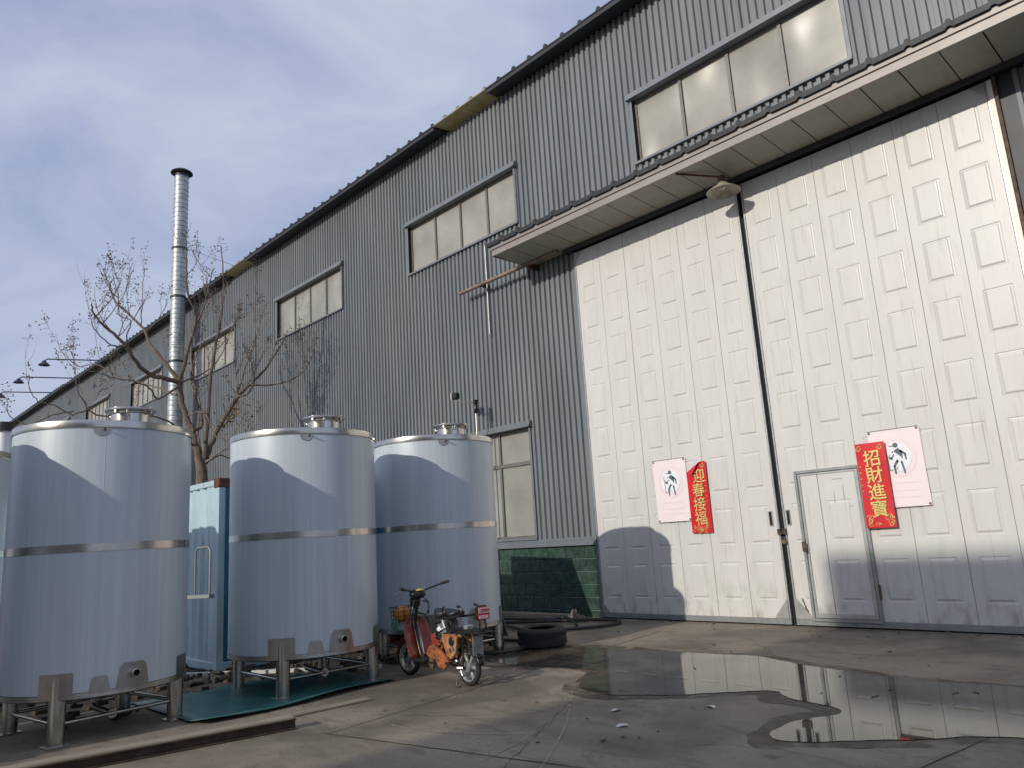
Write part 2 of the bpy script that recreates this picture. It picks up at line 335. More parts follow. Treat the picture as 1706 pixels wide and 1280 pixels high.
blob(PUD, .008, 'puddle', M_water, .05, 1.3, label='wide shallow puddle reflecting the white doors')

# ================================================================== FACTORY
WX0, WX1 = -84.0, 6.0; EAVE = 12.03; PITCH = .150
YC, YV = .015, .062            # front of crest, back of valley
BAY = 7.62
upper = [(-7.95-BAY*k, -3.80-BAY*k) for k in range(-1, 8)]
WZ0, WZ1 = 8.70, 10.03
low = (-15.6, -11.47, 1.58, 3.93)
DOOR = (-9.77, -2.09, 7.40)
fac = thing('factory_building', 'long grey corrugated metal factory with white sliding doors and strip windows', 'building', (0, 0, 0))
holes = [(a, b, WZ0, WZ1) for a, b in upper]+[low, (DOOR[0]-.02, DOOR[1]+.30, -1, 7.52)]
# profile of the trapezoidal sheet across one pitch: (x fraction, y)
PROF = [(0, YC), (.43, YC), (.52, YV), (.91, YV), (1.0, YC)]
def sheet_mesh(x0, x1, zlo):
    cells = []
    k0 = math.floor((x0-WX0)/PITCH+1e-6); k1 = math.ceil((x1-WX0)/PITCH-1e-6)
    pts = []
    for k in range(k0, k1):
        for (fx, y) in PROF[:-1]: pts.append((WX0+(k+fx)*PITCH, y))
    pts.append((WX0+k1*PITCH, YC))
    def yat(x):
        for (xa, ya), (xb, yb) in zip(pts, pts[1:]):
            if xa-1e-9 <= x <= xb+1e-9: return ya+(yb-ya)*(x-xa)/max(xb-xa, 1e-9)
        return YC
    cuts = [x0, x1]+[x for x, _ in pts if x0 < x < x1]+[h for H in holes for h in H[:2] if x0 < h < x1]
    cuts = sorted(set(round(c, 5) for c in cuts))
    for a, c in zip(cuts, cuts[1:]):
        if c-a < 1e-4: continue
        mid = (a+c)/2; hs = [(H[2], H[3]) for H in holes if H[0] < mid < H[1]]
        for z0, z1 in subtract(zlo, EAVE, hs):
            cells.append([a, c, z0, z1, yat(a), yat(c), None])
    comps = []
    for q in cells:
        hit = [g_ for g_ in comps if any(abs(p[1]-q[0]) < 1e-4 and min(p[3], q[3])-max(p[2], q[2]) > .01 for p in g_)]
        new = [q]
        for g_ in hit: new = g_+new; comps = [h for h in comps if h is not g_]
        comps.append(new)
    out_ = []
    for g_ in comps:
        b = MB()
        for (a, c, z0, z1, ya, yc, _) in g_: b.add([(a, ya, z0), (c, yc, z0), (c, yc, z1), (a, ya, z1)], [(0, 1, 2, 3)])
        out_.append(b)
    return out_
x = WX0; k = 0
SW = PITCH*6
nx = int((WX1-WX0)/SW)
for i in range(nx):
    a = WX0+i*SW; c = a+SW; dy = R_.uniform(-.0015, .0015)
    for b in sheet_mesh(a, c, 1.50):
        o = b.build('cladding_sheet', M_clad, fac); o.location = (0, dy, 0)
# inner lining so that nothing shows through the openings, end walls and gable
b = MB(); b.box(WX0, DOOR[0]-.1, .24, .30, 0, EAVE); b.box(DOOR[1]+.28, WX1, .24, .30, 0, EAVE); b.box(DOOR[0]-.1, DOOR[1]+.28, .24, .30, 0, EAVE)
b.box(WX0, WX0+.1, .301, 24, 0, EAVE); b.box(WX1-.1, WX1, .301, 24, 0, EAVE); b.box(WX0, WX1, 24.01, 24.2, 0, EAVE)
b.build('inner_wall', M_dark, fac)
# roof sheets: two ribs each, shared mesh
RP = .508
def roof_mesh():
    b = MB(); y0, y1 = -.40, 12.2; z0, z1 = 12.11, 12.11+12.6*.10
    prof = [(0, 0), (.40, 0), (.43, .075), (.478, .075), (.508, 0)]
    pr = prof[:-1]+[(p[0]+RP, p[1]) for p in prof]
    top = [(p[0], y0, z0+p[1]) for p in pr]; bk = [(p[0], y1, z1+p[1]) for p in pr]; bot = [(pr[0][0], y0, z0-.035), (pr[-1][0], y0, z0-.035)]
    n = len(pr)
    b.add(top+bk, [(i, i+1, n+i+1, n+i) for i in range(n-1)])
    b.add([(0, y0, z0-.03), (RP*2, y0, z0-.03), (RP*2, y1, z1-.03), (0, y1, z1-.03)], [(0, 1, 2, 3)])
    b.add([(pr[i][0], y0, z0+pr[i][1]) for i in range(n)]+[(p[0], y0, z0-.03) for p in pr], [(i, i+1, n+i+1, n+i) for i in range(n-1)])
    return b
rm = roof_mesh().mesh('roof_sheet', M_roof); rm2 = roof_mesh().mesh('skylight_sheet', M_sky)
xr = WX0-.2+.28; i = 0; SKYX = []
sky_at = (-13.4, -12.5, -23.8, -24.8, -35.0)
while xr < WX1:
    sk = any(abs(xr+.5-s) < .52 for s in (-13.3, -12.3, -25.5, -26.5))
    if sk: SKYX.append((xr, xr+RP*2))
    link('skylight_sheet' if sk else 'roof_sheet', rm2 if sk else rm, fac, (xr, 0, R_.uniform(-.012, .012))); xr += RP*2; i += 1
b = MB(); b.add([(WX0, 12.3, 13.32), (WX1, 12.3, 13.32), (WX1, 24.3, 12.1), (WX0, 24.3, 12.1)], [(0, 1, 2, 3)]); b.build('roof_back_slope', M_roof, fac)
for (ea, ec) in subtract(WX0, WX1, SKYX):
    b = MB(); b.box(ea, ec, -.34, .02, 12.035, 12.075); b.build('eave_board', M_dark, fac)
    b = MB(); b.box(ea, ec, -.385, -.345, 11.985, 12.078); b.build('eave_fascia', M_dark, fac)
# window builder
def window(x0, x1, z0, z1, nb, transom=None, hood=True):
    wn = MB(); yf = .0; fw = .055
    wn.box(x0-.06, x1+.06, yf-.035, .14, z0-.05, z0-.002); 
    wn.box(x0-.06, x0-.002, yf-.02, .14, z0, z1); wn.box(x1+.002, x1+.06, yf-.02, .14, z0, z1)
    o = wn.build('window', M_clad2, fac)
    b = MB(); b.box(x0-.10, x1+.10, yf-.10, .12, z1+.002, z1+.05); b.box(x0-.10, x1+.10, yf-.07, .10, z1+.052, z1+.13); b.build('window_hood', M_clad2, o)
    # frame
    xa, xb = x0+.045, x1-.045; yg = .115
    b = MB(); b.box(x0, x0+.045, yg-.035, yg+.03, z0, z1); b.box(x1-.045, x1, yg-.035, yg+.03, z0, z1)
    b.box(xa, xb, yg-.035, yg+.03, z0, z0+.045); b.box(xa, xb, yg-.035, yg+.03, z1-.045, z1)
    zs = [(z0+.045, z1-.045)]
    if transom: b.box(xa, xb, yg-.04, yg+.03, transom-.04, transom+.04); zs = [(z0+.045, transom-.04), (transom+.04, z1-.045)]
    wd = (xb-xa)/nb
    for i in range(1, nb):
        for (za, zb) in zs: b.box(xa+wd*i-.032, xa+wd*i+.032, yg-.03-.004*(i % 2), yg+.03, za, zb)
    b.build('window_frame', M_bronze, o)
    b = MB(); b.box(x1-.0015, x1+.0018, yf-.018, .138, z0+.01, z1-.01); b.box(x0-.0018, x0+.0015, yf-.018, .138, z0+.01, z1-.01)
    for i in range(1, nb):
        for (za, zb) in zs: b.box(xa+wd*i+.0325, xa+wd*i+.042, yg-.012, yg-.005, za, zb)
    b.build('reveal_shade', M_black, o, kind='stuff')  # black strips: shade painted into the reveals, plus dark lines beside mullions
    for i in range(nb):
        for (za, zb) in zs:
            p0 = xa+wd*i+(.032 if i else 0); p1 = xa+wd*(i+1)-(.032 if i < nb-1 else 0)
            b = MB(); b.box(p0, p1, yg-.004, yg+.004, za, zb)
            q = b.build('pane', M_glass, o); q.location = (0, 0, 0)
            # each pane sits very slightly out of true
            tw = R_.uniform(-.006, .006); 
            for v in q.data.vertices: v.co.y += (v.co.x-(p0+p1)/2)*tw+(v.co.z-(za+zb)/2)*R_.uniform(-.002, .002)
    return o
for kx, (a, c) in enumerate(upper): window(a, c, WZ0, WZ1, 6 if kx in (5, 6) else 4)
window(low[0], low[1], low[2], low[3], 4, 3.18)
# plinth: bricks
pl = MB(); pl.box(WX0, DOOR[0]-.03, .055, .20, 0, 1.36); pl.box(DOOR[1]+.30, WX1, .055, .20, 0, 1.36); plo = pl.build('plinth', M_mortar, fac)
bw, bh = .50, .247
def brick_b(wd):
    b = MB(); c = .008; x0, x1, z0, z1 = .004, wd-.004, .004, bh-.004
    vs = [(x0, .06, z0), (x1, .06, z0), (x1, .06, z1), (x0, .06, z1), (x0, .044, z0), (x1, .044, z0), (x1, .044, z1), (x0, .044, z1), (x0+c, .036, z0+c), (x1-c, .036, z0+c), (x1-c, .036, z1-c), (x0+c, .036, z1-c)]
    b.add(vs, [(0, 1, 5, 4), (1, 2, 6, 5), (2, 3, 7, 6), (3, 0, 4, 7), (4, 5, 9, 8), (5, 6, 10, 9), (6, 7, 11, 10), (7, 4, 8, 11), (8, 9, 10, 11)]); return b
bmF = brick_b(bw).mesh('brick', M_brick); cache = {}
far = MB()
for row in range(6):
    z = 1.36-bh*(row+1); z = max(z, -.13)
    off = 0 if row % 2 == 0 else -.25
    for (xa, xb, xo) in ((-16.8, DOOR[0]-.03, -10.18+off*1), (DOOR[1]+.30, 1.3, 0+off)):
        kk = math.floor((xa-xo)/bw)
        while xo+kk*bw < xb:
            a = max(xo+kk*bw, xa); c = min(xo+(kk+1)*bw, xb); kk += 1
            if c-a < .05: continue
            key = round(c-a, 3)
            if key not in cache: cache[key] = bmF if abs(key-bw) < .002 else brick_b(key).mesh('brick', M_brick)
            link('brick', cache[key], plo, (a, R_.uniform(-.003, .003), z))
    xx = WX0
    while xx < -16.8-bw:
        for v in brick_b(bw).v[:0]: pass
        fb = brick_b(bw); far.add([(v[0]+xx+off, v[1], v[2]+z) for v in fb.v], fb.f); xx += bw
far.build('brick_far_run', M_brick, plo, kind='stuff')
b = MB(); b.cbox(WX0, low[0]-.1, -.03, .14, 1.37, 1.47, .006); b.cbox(low[0]-.1, DOOR[0]-.03, -.03, .14, 1.37, 1.47, .006); b.cbox(DOOR[1]+.30, WX1, -.03, .14, 1.37, 1.47, .006)
b.box(WX0, DOOR[0]-.03, -.005, .10, 1.472, 1.53); b.box(DOOR[1]+.3, WX1, -.005, .10, 1.472, 1.53)
b.build('plinth_flashing', M_clad2, fac)
# flashing at the ends of the wall openings
b = MB(); b.box(DOOR[1]+.07, DOOR[1]+.11, -.06, .08, .0, 7.5); b.build('jamb_trim', M_iron, fac)
b = MB(); b.box(DOOR[1]+.112, DOOR[1]+.30, .015, .10, 0, 7.5); b.build('jamb_flashing', M_dark, fac)
b = MB(); b.box(DOOR[0]-.045, DOOR[0]-.012, -.01, .12, 1.55, 7.42); b.build('jamb_trim', M_clad2, fac)
b = MB(); b.box(DOOR[0]-.045, DOOR[0]-.005, -.03, .05, 0, 1.36); b.build('jamb_trim', M_clad2, fac)

# sliding doors
DT, DB = 7.38, .11
def panel_mesh(wd, rows, z0, z1, emb=.0075, rw=.182):
    b = MB(); g_ = .003; xa, xb = g_, wd-g_; xc = wd/2
    zz = z0
    F = lambda x0, x1, za, zb: b.add([(x0, 0, za), (x1, 0, za), (x1, 0, zb), (x0, 0, zb)], [(0, 1, 2, 3)])
    for (ra, rb) in sorted(rows):
        if ra <= z0+.02 or rb >= z1-.02: continue
        F(xa, xb, zz, ra); F(xa, xc-rw, ra, rb); F(xc+rw, xb, ra, rb)
        rings = [(0, 0), (.014, emb), (.030, emb*.75), (.046, -emb*.75), (.056, -emb*.9)]
        vs = []
        for ins, dy in rings:
            vs += [(xc-rw+ins, dy, ra+ins), (xc+rw-ins, dy, ra+ins), (xc+rw-ins, dy, rb-ins), (xc-rw+ins, dy, rb-ins)]
        fs = [[4*i+j, 4*i+(j+1) % 4, 4*i+4+(j+1) % 4, 4*i+4+j] for i in range(len(rings)-1) for j in range(4)]
        fs.append([16, 17, 18, 19]); b.add(vs, fs); zz = rb
    F(xa, xb, zz, z1)
    # sides and returns
    b.add([(xa, 0, z0), (xa, .045, z0), (xa, .045, z1), (xa, 0, z1)], [(0, 1, 2, 3)]); b.add([(xb, 0, z0), (xb, .045, z0), (xb, .045, z1), (xb, 0, z1)], [(0, 1, 2, 3)])
    b.add([(xa, 0, z1), (xb, 0, z1), (xb, .045, z1), (xa, .045, z1)], [(0, 1, 2, 3)]); b.add([(xa, 0, z0), (xb, 0, z0), (xb, .045, z0), (xa, .045, z0)], [(0, 1, 2, 3)])
    return b
rows = [(7.145-.88*k-.60, 7.145-.88*k) for k in range(8)]
YD = -.02
PW = (3.80-.06)/6
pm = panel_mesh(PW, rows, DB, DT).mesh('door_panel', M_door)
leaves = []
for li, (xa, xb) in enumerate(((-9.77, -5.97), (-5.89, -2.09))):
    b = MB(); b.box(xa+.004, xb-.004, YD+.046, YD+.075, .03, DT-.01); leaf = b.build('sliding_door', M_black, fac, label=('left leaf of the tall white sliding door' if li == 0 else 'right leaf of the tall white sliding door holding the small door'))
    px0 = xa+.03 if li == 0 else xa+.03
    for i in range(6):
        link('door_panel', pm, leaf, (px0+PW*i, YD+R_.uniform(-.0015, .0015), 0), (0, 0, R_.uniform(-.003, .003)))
    b = MB(); b.cbox(xa, xb, YD-.012, YD+.044, .02, DB-.002, .004); b.build('bottom_rail', M_alud, leaf)
    for (e0, e1) in ((xa, xa+.028), (xb-.028, xb)): b = MB(); b.cbox(e0, e1, YD-.008, YD+.044, DB, DT+.01, .003); b.build('edge_stile', M_alu, leaf)
    if li == 0:   # little corner plates
        for (cx, s, w_, h_) in ((xb-.03, -1, .24, .30), (xa+.03, 1, .16, .16)):
            b = MB(); b.prism([(cx, DB), (cx+s*w_, DB), (cx, DB+h_)], .006, Matrix.Translation((0, YD-.016, 0))); b.build('corner_plate', M_alu, leaf)
        b = MB(); b.prism([(xa+.03, DT), (xa+.2, DT), (xa+.03, DT-.2)], .006, Matrix.Translation((0, YD-.016, 0))); b.build('corner_plate', M_alu, leaf)
    else:
        for (cx, s, w_, h_) in ((xa+.03, 1, .26, .32), (xb-.03, -1, .16, .16)):
            b = MB(); b.prism([(cx, DB), (cx+s*w_, DB), (cx, DB+h_)], .006, Matrix.Translation((0, YD-.016, 0))); b.build('corner_plate', M_alu, leaf)
        b = MB(); b.prism([(xb-.03, DT), (xb-.22, DT), (xb-.03, DT-.22)], .006, Matrix.Translation((0, YD-.016, 0))); b.build('corner_plate', M_alu, leaf)
        b = MB(); b.box(xb+.002, xb+.060, YD-.02, YD+.05, .03, DT); b.build('edge_trim', mat('cream_edge', (.74, .72, .66), .4), leaf)
    hx = xb-.13 if li == 0 else xa+.09
    b = MB(); h0, h1 = 1.53, 1.77; wx = .075
    for (p, q, r, s) in ((hx-wx/2, hx-wx/2+.016, h0, h1), (hx+wx/2-.016, hx+wx/2, h0, h1), (hx-wx/2+.016, hx+wx/2-.016, h0, h0+.016), (hx-wx/2+.016, hx+wx/2-.016, h1-.016, h1)): b.cbox(p, q, YD-.014, YD-.001, r, s, .003)
    hd = b.build('recessed_handle', M_alu, leaf)
    b = MB(); b.box(hx-wx/2+.016, hx+wx/2-.016, YD-.004, YD-.001, h0+.016, h1-.016); b.box(hx-.012, hx-.004, YD-.006, YD-.0045, h0+.03, h1-.03); b.build('handle_recess', M_black, hd)
    leaves.append(leaf)
b = MB(); b.box(-5.968, -5.892, YD+.05, YD+.08, .0, DT); b.build('door_gap_backing', M_black, fac)
# head track above the doors
b = MB(); b.box(DOOR[0]-.2, DOOR[1]+.9, -.17, .06, 7.425, 7.475); b.box(DOOR[0]-.2, DOOR[1]+.9, -.17, -.14, 7.39, 7.425); b.build('door_track', M_dark, fac)
# wicket door
wk = MB(); wx0, wx1, wz0, wz1 = -5.61, -4.57, .085, 2.35; YW = YD-.030
for (p, q, r, s) in ((wx0, wx0+.045, wz0, wz1), (wx1-.045, wx1, wz0, wz1), (wx0+.045, wx1-.045, wz0, wz0+.045), (wx0+.045, wx1-.045, wz1-.045, wz1)): wk.cbox(p, q, YW-.012, YD-.002, r, s, .004)
wko = wk.build('wicket_door', M_alud, fac, label='small walk-in door cut into the right sliding leaf')
b = MB()
for (p, q, r, s) in ((wx0+.052, wx0+.092, wz0+.052, wz1-.052), (wx1-.105, wx1-.052, wz0+.052, wz1-.052), (wx0+.092, wx1-.105, wz0+.052, wz0+.115), (wx0+.092, wx1-.105, wz1-.085, wz1-.052)): b.cbox(p, q, YW-.004, YD-.004, r, s, .004)
b.build('leaf_frame', M_alu, wko)
def cut_panel(xa, xb, rws, nm='door_panel'):
    m_ = panel_mesh(xb-xa, rws, wz0+.117, wz1-.087).mesh(nm, M_door); link(nm, m_, wko, (xa, YW+.004, 0))
cut_panel(wx0+.093, -5.245, [])
cut_panel(-5.24, wx1-.106, [r for r in rows if r[1] < 2.2])
b = MB()
for z in (.4, .75, 1.1, 1.45, 1.8, 2.1):
    for xx in (wx0+.072, wx1-.078): b.lathe([(0, -.002), (.006, -.002), (.006, .004)], 6, M=Matrix.Translation((xx, YW-.004, z)) @ Matrix.Rotation(radians(90), 4, 'X'))
b.build('rivets', M_steel, wko, kind='stuff')
b = MB(); b.cbox(wx0-.005, wx0+.05, YW-.035, YW-.012, 1.12, 1.27, .004); b.cbox(wx0+.04, wx0+.075, YW-.04, YW-.012, 1.10, 1.24, .004); b.tube([(wx0+.02, YW-.05, 1.2), (wx0+.06, YW-.06, 1.18), (wx0+.06, YW-.05, 1.1)], .007, 6); b.build('latch', M_iron, wko)
b = MB(); b.cbox(wx1+.0, wx1+.018, YW-.016, YD-.004, .42, .62, .003); b.cbox(wx1+.0, wx1+.018, YW-.016, YD-.004, 1.6, 1.8, .003); b.build('hinge', M_iron, wko)
# faint torn sticker outline on the wicket leaf
b = MB()
ty = YW-.0018
for (p, q, r, s) in ((-5.02, -4.86, 2.17, 2.176), (-4.87, -4.864, 1.86, 2.06), (-5.02, -5.014, 1.80, 1.99), (-4.92, -4.83, 1.79, 1.80), (-5.13, -4.74, 1.755, 1.759)): b.box(p, q, ty, ty+.0012, r, s)
b.build('sticker_residue', mat('sticker_residue', (.3, .28, .24), .7), wko)
b = MB(); ty = YD-.002
for i in range(14):
    cx, cz = -5.76+.08*i/13+R_.uniform(-.012, .012), .42-.22*i/13; b.prism([(cx, cz), (cx+.018, cz-.012), (cx+.008, cz-.032), (cx-.008, cz-.012)], .001, Matrix.Translation((0, ty-.0002*i, 0)))
b.build('rust_stain', M_rust, leaves[1])

# canopy
cx0, cx1, cyo = -11.12, -.65, -1.07
zs0, zs1 = 7.53, 7.47
can = thing('_tmp', None, None); bpy.data.objects.remove(can)
b = MB(); b.cbox(cx0, cx1, cyo-.03, cyo, zs0-.015, zs0+.115, .005); b.cbox(cx0, cx1, cyo-.055, cyo-.0, zs0+.118, zs0+.245, .005)
b.cbox(cx0-.03, cx0-.002, cyo-.02, .0, zs0-.015, zs0+.115, .005); b.cbox(cx0-.05, cx0-.002, cyo-.05, .0, zs0+.118, zs0+.245, .005)
cano = b.build('canopy', M_fascia, fac)
b = MB(); b.box(cx0, cx1, cyo-.033, cyo-.0305, zs0+.112, zs0+.121); b.build('fascia_shadow_groove', M_black, cano)
sw = .515; kx = 0; xs_ = cx0+.02
sb = MB(); d = abs(cyo)
sb.add([(.009, cyo+.004, zs0), (sw-.009, cyo+.004, zs0), (sw-.009, -.012, zs1), (.009, -.012, zs1), (.009, cyo+.004, zs0+.02), (sw-.009, cyo+.004, zs0+.02), (sw-.009, -.012, zs1+.02), (.009, -.012, zs1+.02)],
       [(0, 3, 2, 1), (4, 5, 6, 7), (0, 1, 5, 4), (1, 2, 6, 5), (2, 3, 7, 6), (3, 0, 4, 7)])
sm_ = sb.mesh('soffit_panel', M_soffit)
while xs_+sw < cx1+.02:
    link('soffit_panel', sm_, cano, (xs_, 0, R_.uniform(-.003, .003))); xs_ += sw
b = MB(); b.add([(cx0, cyo+.002, zs0+.03), (cx1, cyo+.002, zs0+.03), (cx1, -.005, zs1+.03), (cx0, -.005, zs1+.03)], [(0, 1, 2, 3)]); b.build('canopy_core', M_black, cano)
# canopy sheets
def can_sheet():
    b = MB(); n = 2
    pr = []
    for k in range(n):
        pr += [(p[0]+k*RP, p[1]) for p in ((0, 0), (.41, 0), (.438, .05), (.48, .05))]
    pr.append((n*RP, 0)); m_ = len(pr); y0, y1, z0, z1 = cyo-.10, .0, zs0+.275, zs0+.47
    b.add([(p[0], y0, z0+p[1]) for p in pr]+[(p[0], y1, z1+p[1]) for p in pr], [(i, i+1, m_+i+1, m_+i) for i in range(m_-1)])
    b.add([(p[0], y0, z0+p[1]) for p in pr]+[(p[0], y0+.004, z0+p[1]*.6-.085) for p in pr], [(i, i+1, m_+i+1, m_+i) for i in range(m_-1)])
    b.add([(p[0], y0, z0+p[1]*.6-.085) for p in pr]+[(p[0], y1, z1+p[1]-.045) for p in pr], [(i, i+1, m_+i+1, m_+i) for i in range(m_-1)])
    return b.mesh('canopy_sheet', M_roof)
cm = can_sheet(); xs_ = cx0-.13
for i in range(10): link('canopy_sheet', cm, cano, (xs_+i*RP*2, 0, R_.uniform(-.006, .006)), (0, 0, R_.uniform(-.002, .002)))
# rail stub beside the canopy
b = MB(); b.tube([(-13.25, -.26, 7.44), (-10.0, -.26, 7.46)], .045, 10); ro = b.build('rail', mat('rusty_rail', (.24, .17, .145), .6, .2, .3, 6), fac)
b = MB(); b.cbox(-12.56, -12.50, -.30, .06, 7.42, 7.50, .01); b.build('rail_bracket', M_rust, ro)
b = MB(); b.box(-10.93, -10.87, -.28, .06, 7.36, 7.50); b.build('rail_bracket', M_iron, ro)
b = MB(); b.tube([(-12.50, -.035, 8.46), (-12.50, -.035, 6.28)], .022, 8); b.build('conduit', M_alud, fac)
# screws on cladding above the canopy are drawn as small heads
b = MB()
for i in range(32):
    xx = -11+i*PITCH*2; 
    kk = round((xx-WX0)/PITCH); xx = WX0+(kk+.70)*PITCH
    b.ball((xx, YV-.006, 8.42), .011, 6); 
for zz in (11.3, 8.5, 6.9, 5.0, 3.4):
    for i in range(40):
        xx = WX0+(round((-19.5-WX0)/PITCH)+.70+i*2)*PITCH
        if zz < 7.5 and xx > -9.9: continue
        if any(H[0] < xx < H[1] and H[2] < zz < H[3] for H in holes): continue
        b.ball((xx, YV-.004, zz), .009, 5)
b.build('screw_heads', M_steelb, fac, kind='stuff')

# ------------------------------------------------------------------ pendant lamp
t = thing('yard_lamp', 'dusty cone shaped lamp hanging under the canopy above the door seam', 'lamp', (-5.95, -.50, 7.12))
b = MB(); b.lathe([(.278, .0), (.285, .008), (.27, .02), (.19, .075), (.11, .125), (.07, .17), (.06, .175)], 32); b.lathe([(.278, .0), (.262, .016), (.18, .068), (.10, .115), (.05, .15), (0, .155)], 32); b.build('lamp_shade', M_enam, t)
b = MB(); b.lathe([(.0, .30), (.05, .30), (.06, .28), (.065, .18), (.062, .165)], 16); b.build('lamp_holder', M_iron, t)
b = MB(); b.tube([(-.55, -.53, .40), (-.06, -.03, .30), (0, 0, .29)], .018, 8); b.tube([(0, 0, .29), (.02, .3, .33)], .012, 6); b.build('lamp_arm', M_rust, t)
b = MB(); b.ball((0, 0, .09), .045, 10); b.build('bulb', M_circle, t)

# padlock and chain
t = thing('padlock_chain', 'rusty chain and brass padlock joining the two tall white doors', 'padlock', (-5.93, YD-.03, 1.42))
b = MB(); b.cbox(-.07, -.025, -.02, .01, -.03, .06, .004); b.cbox(.03, .075, -.02, .01, -.03, .06, .004); b.build('hasp', M_iron, t)
for i in range(7):
    ang = i*.9; cx_, cz_ = -.045+.013*i, .02-.022*i+.004*i*i
    b = MB(); pts = [(cx_+.012*cos(a_), -.03-.006*sin(a_+ang), cz_+.018*sin(a_)) for a_ in [2*pi*k_/10 for k_ in range(11)]]; b.tube(pts, .0045, 5, caps=False); b.build('chain_link', M_iron, t)
b = MB(); b.cbox(.0, .06, -.045, -.02, -.17, -.11, .006); b.build('lock_body', mat('old_brass', (.30, .22, .08), .4, .8), t)
b = MB(); b.tube([(.01, -.033, -.11), (.012, -.033, -.075), (.03, -.033, -.062), (.048, -.033, -.075), (.05, -.033, -.11)], .005, 6); b.build('shackle', M_steelb, t)

# ------------------------------------------------------------------ text helper
def text_mesh(s, size, M_, parent, M, depth=.002, name='lettering', bold=.0):
    cu = bpy.data.curves.new(name, 'FONT'); cu.body = s; cu.size = size; cu.extrude = depth; cu.align_x = 'CENTER'; cu.align_y = 'CENTER'; cu.offset = bold; cu.resolution_u = 3
    o = bpy.data.objects.new('tmp_text', cu); COL.objects.link(o)
    dg = bpy.context.evaluated_depsgraph_get(); me = bpy.data.meshes.new_from_object(o.evaluated_get(dg)); bpy.data.objects.remove(o)
    me.name = name; me.materials.clear(); me.materials.append(M_)
    me.transform(M); return link(name, me, parent)
RX = Matrix.Rotation(radians(90), 4, 'X')
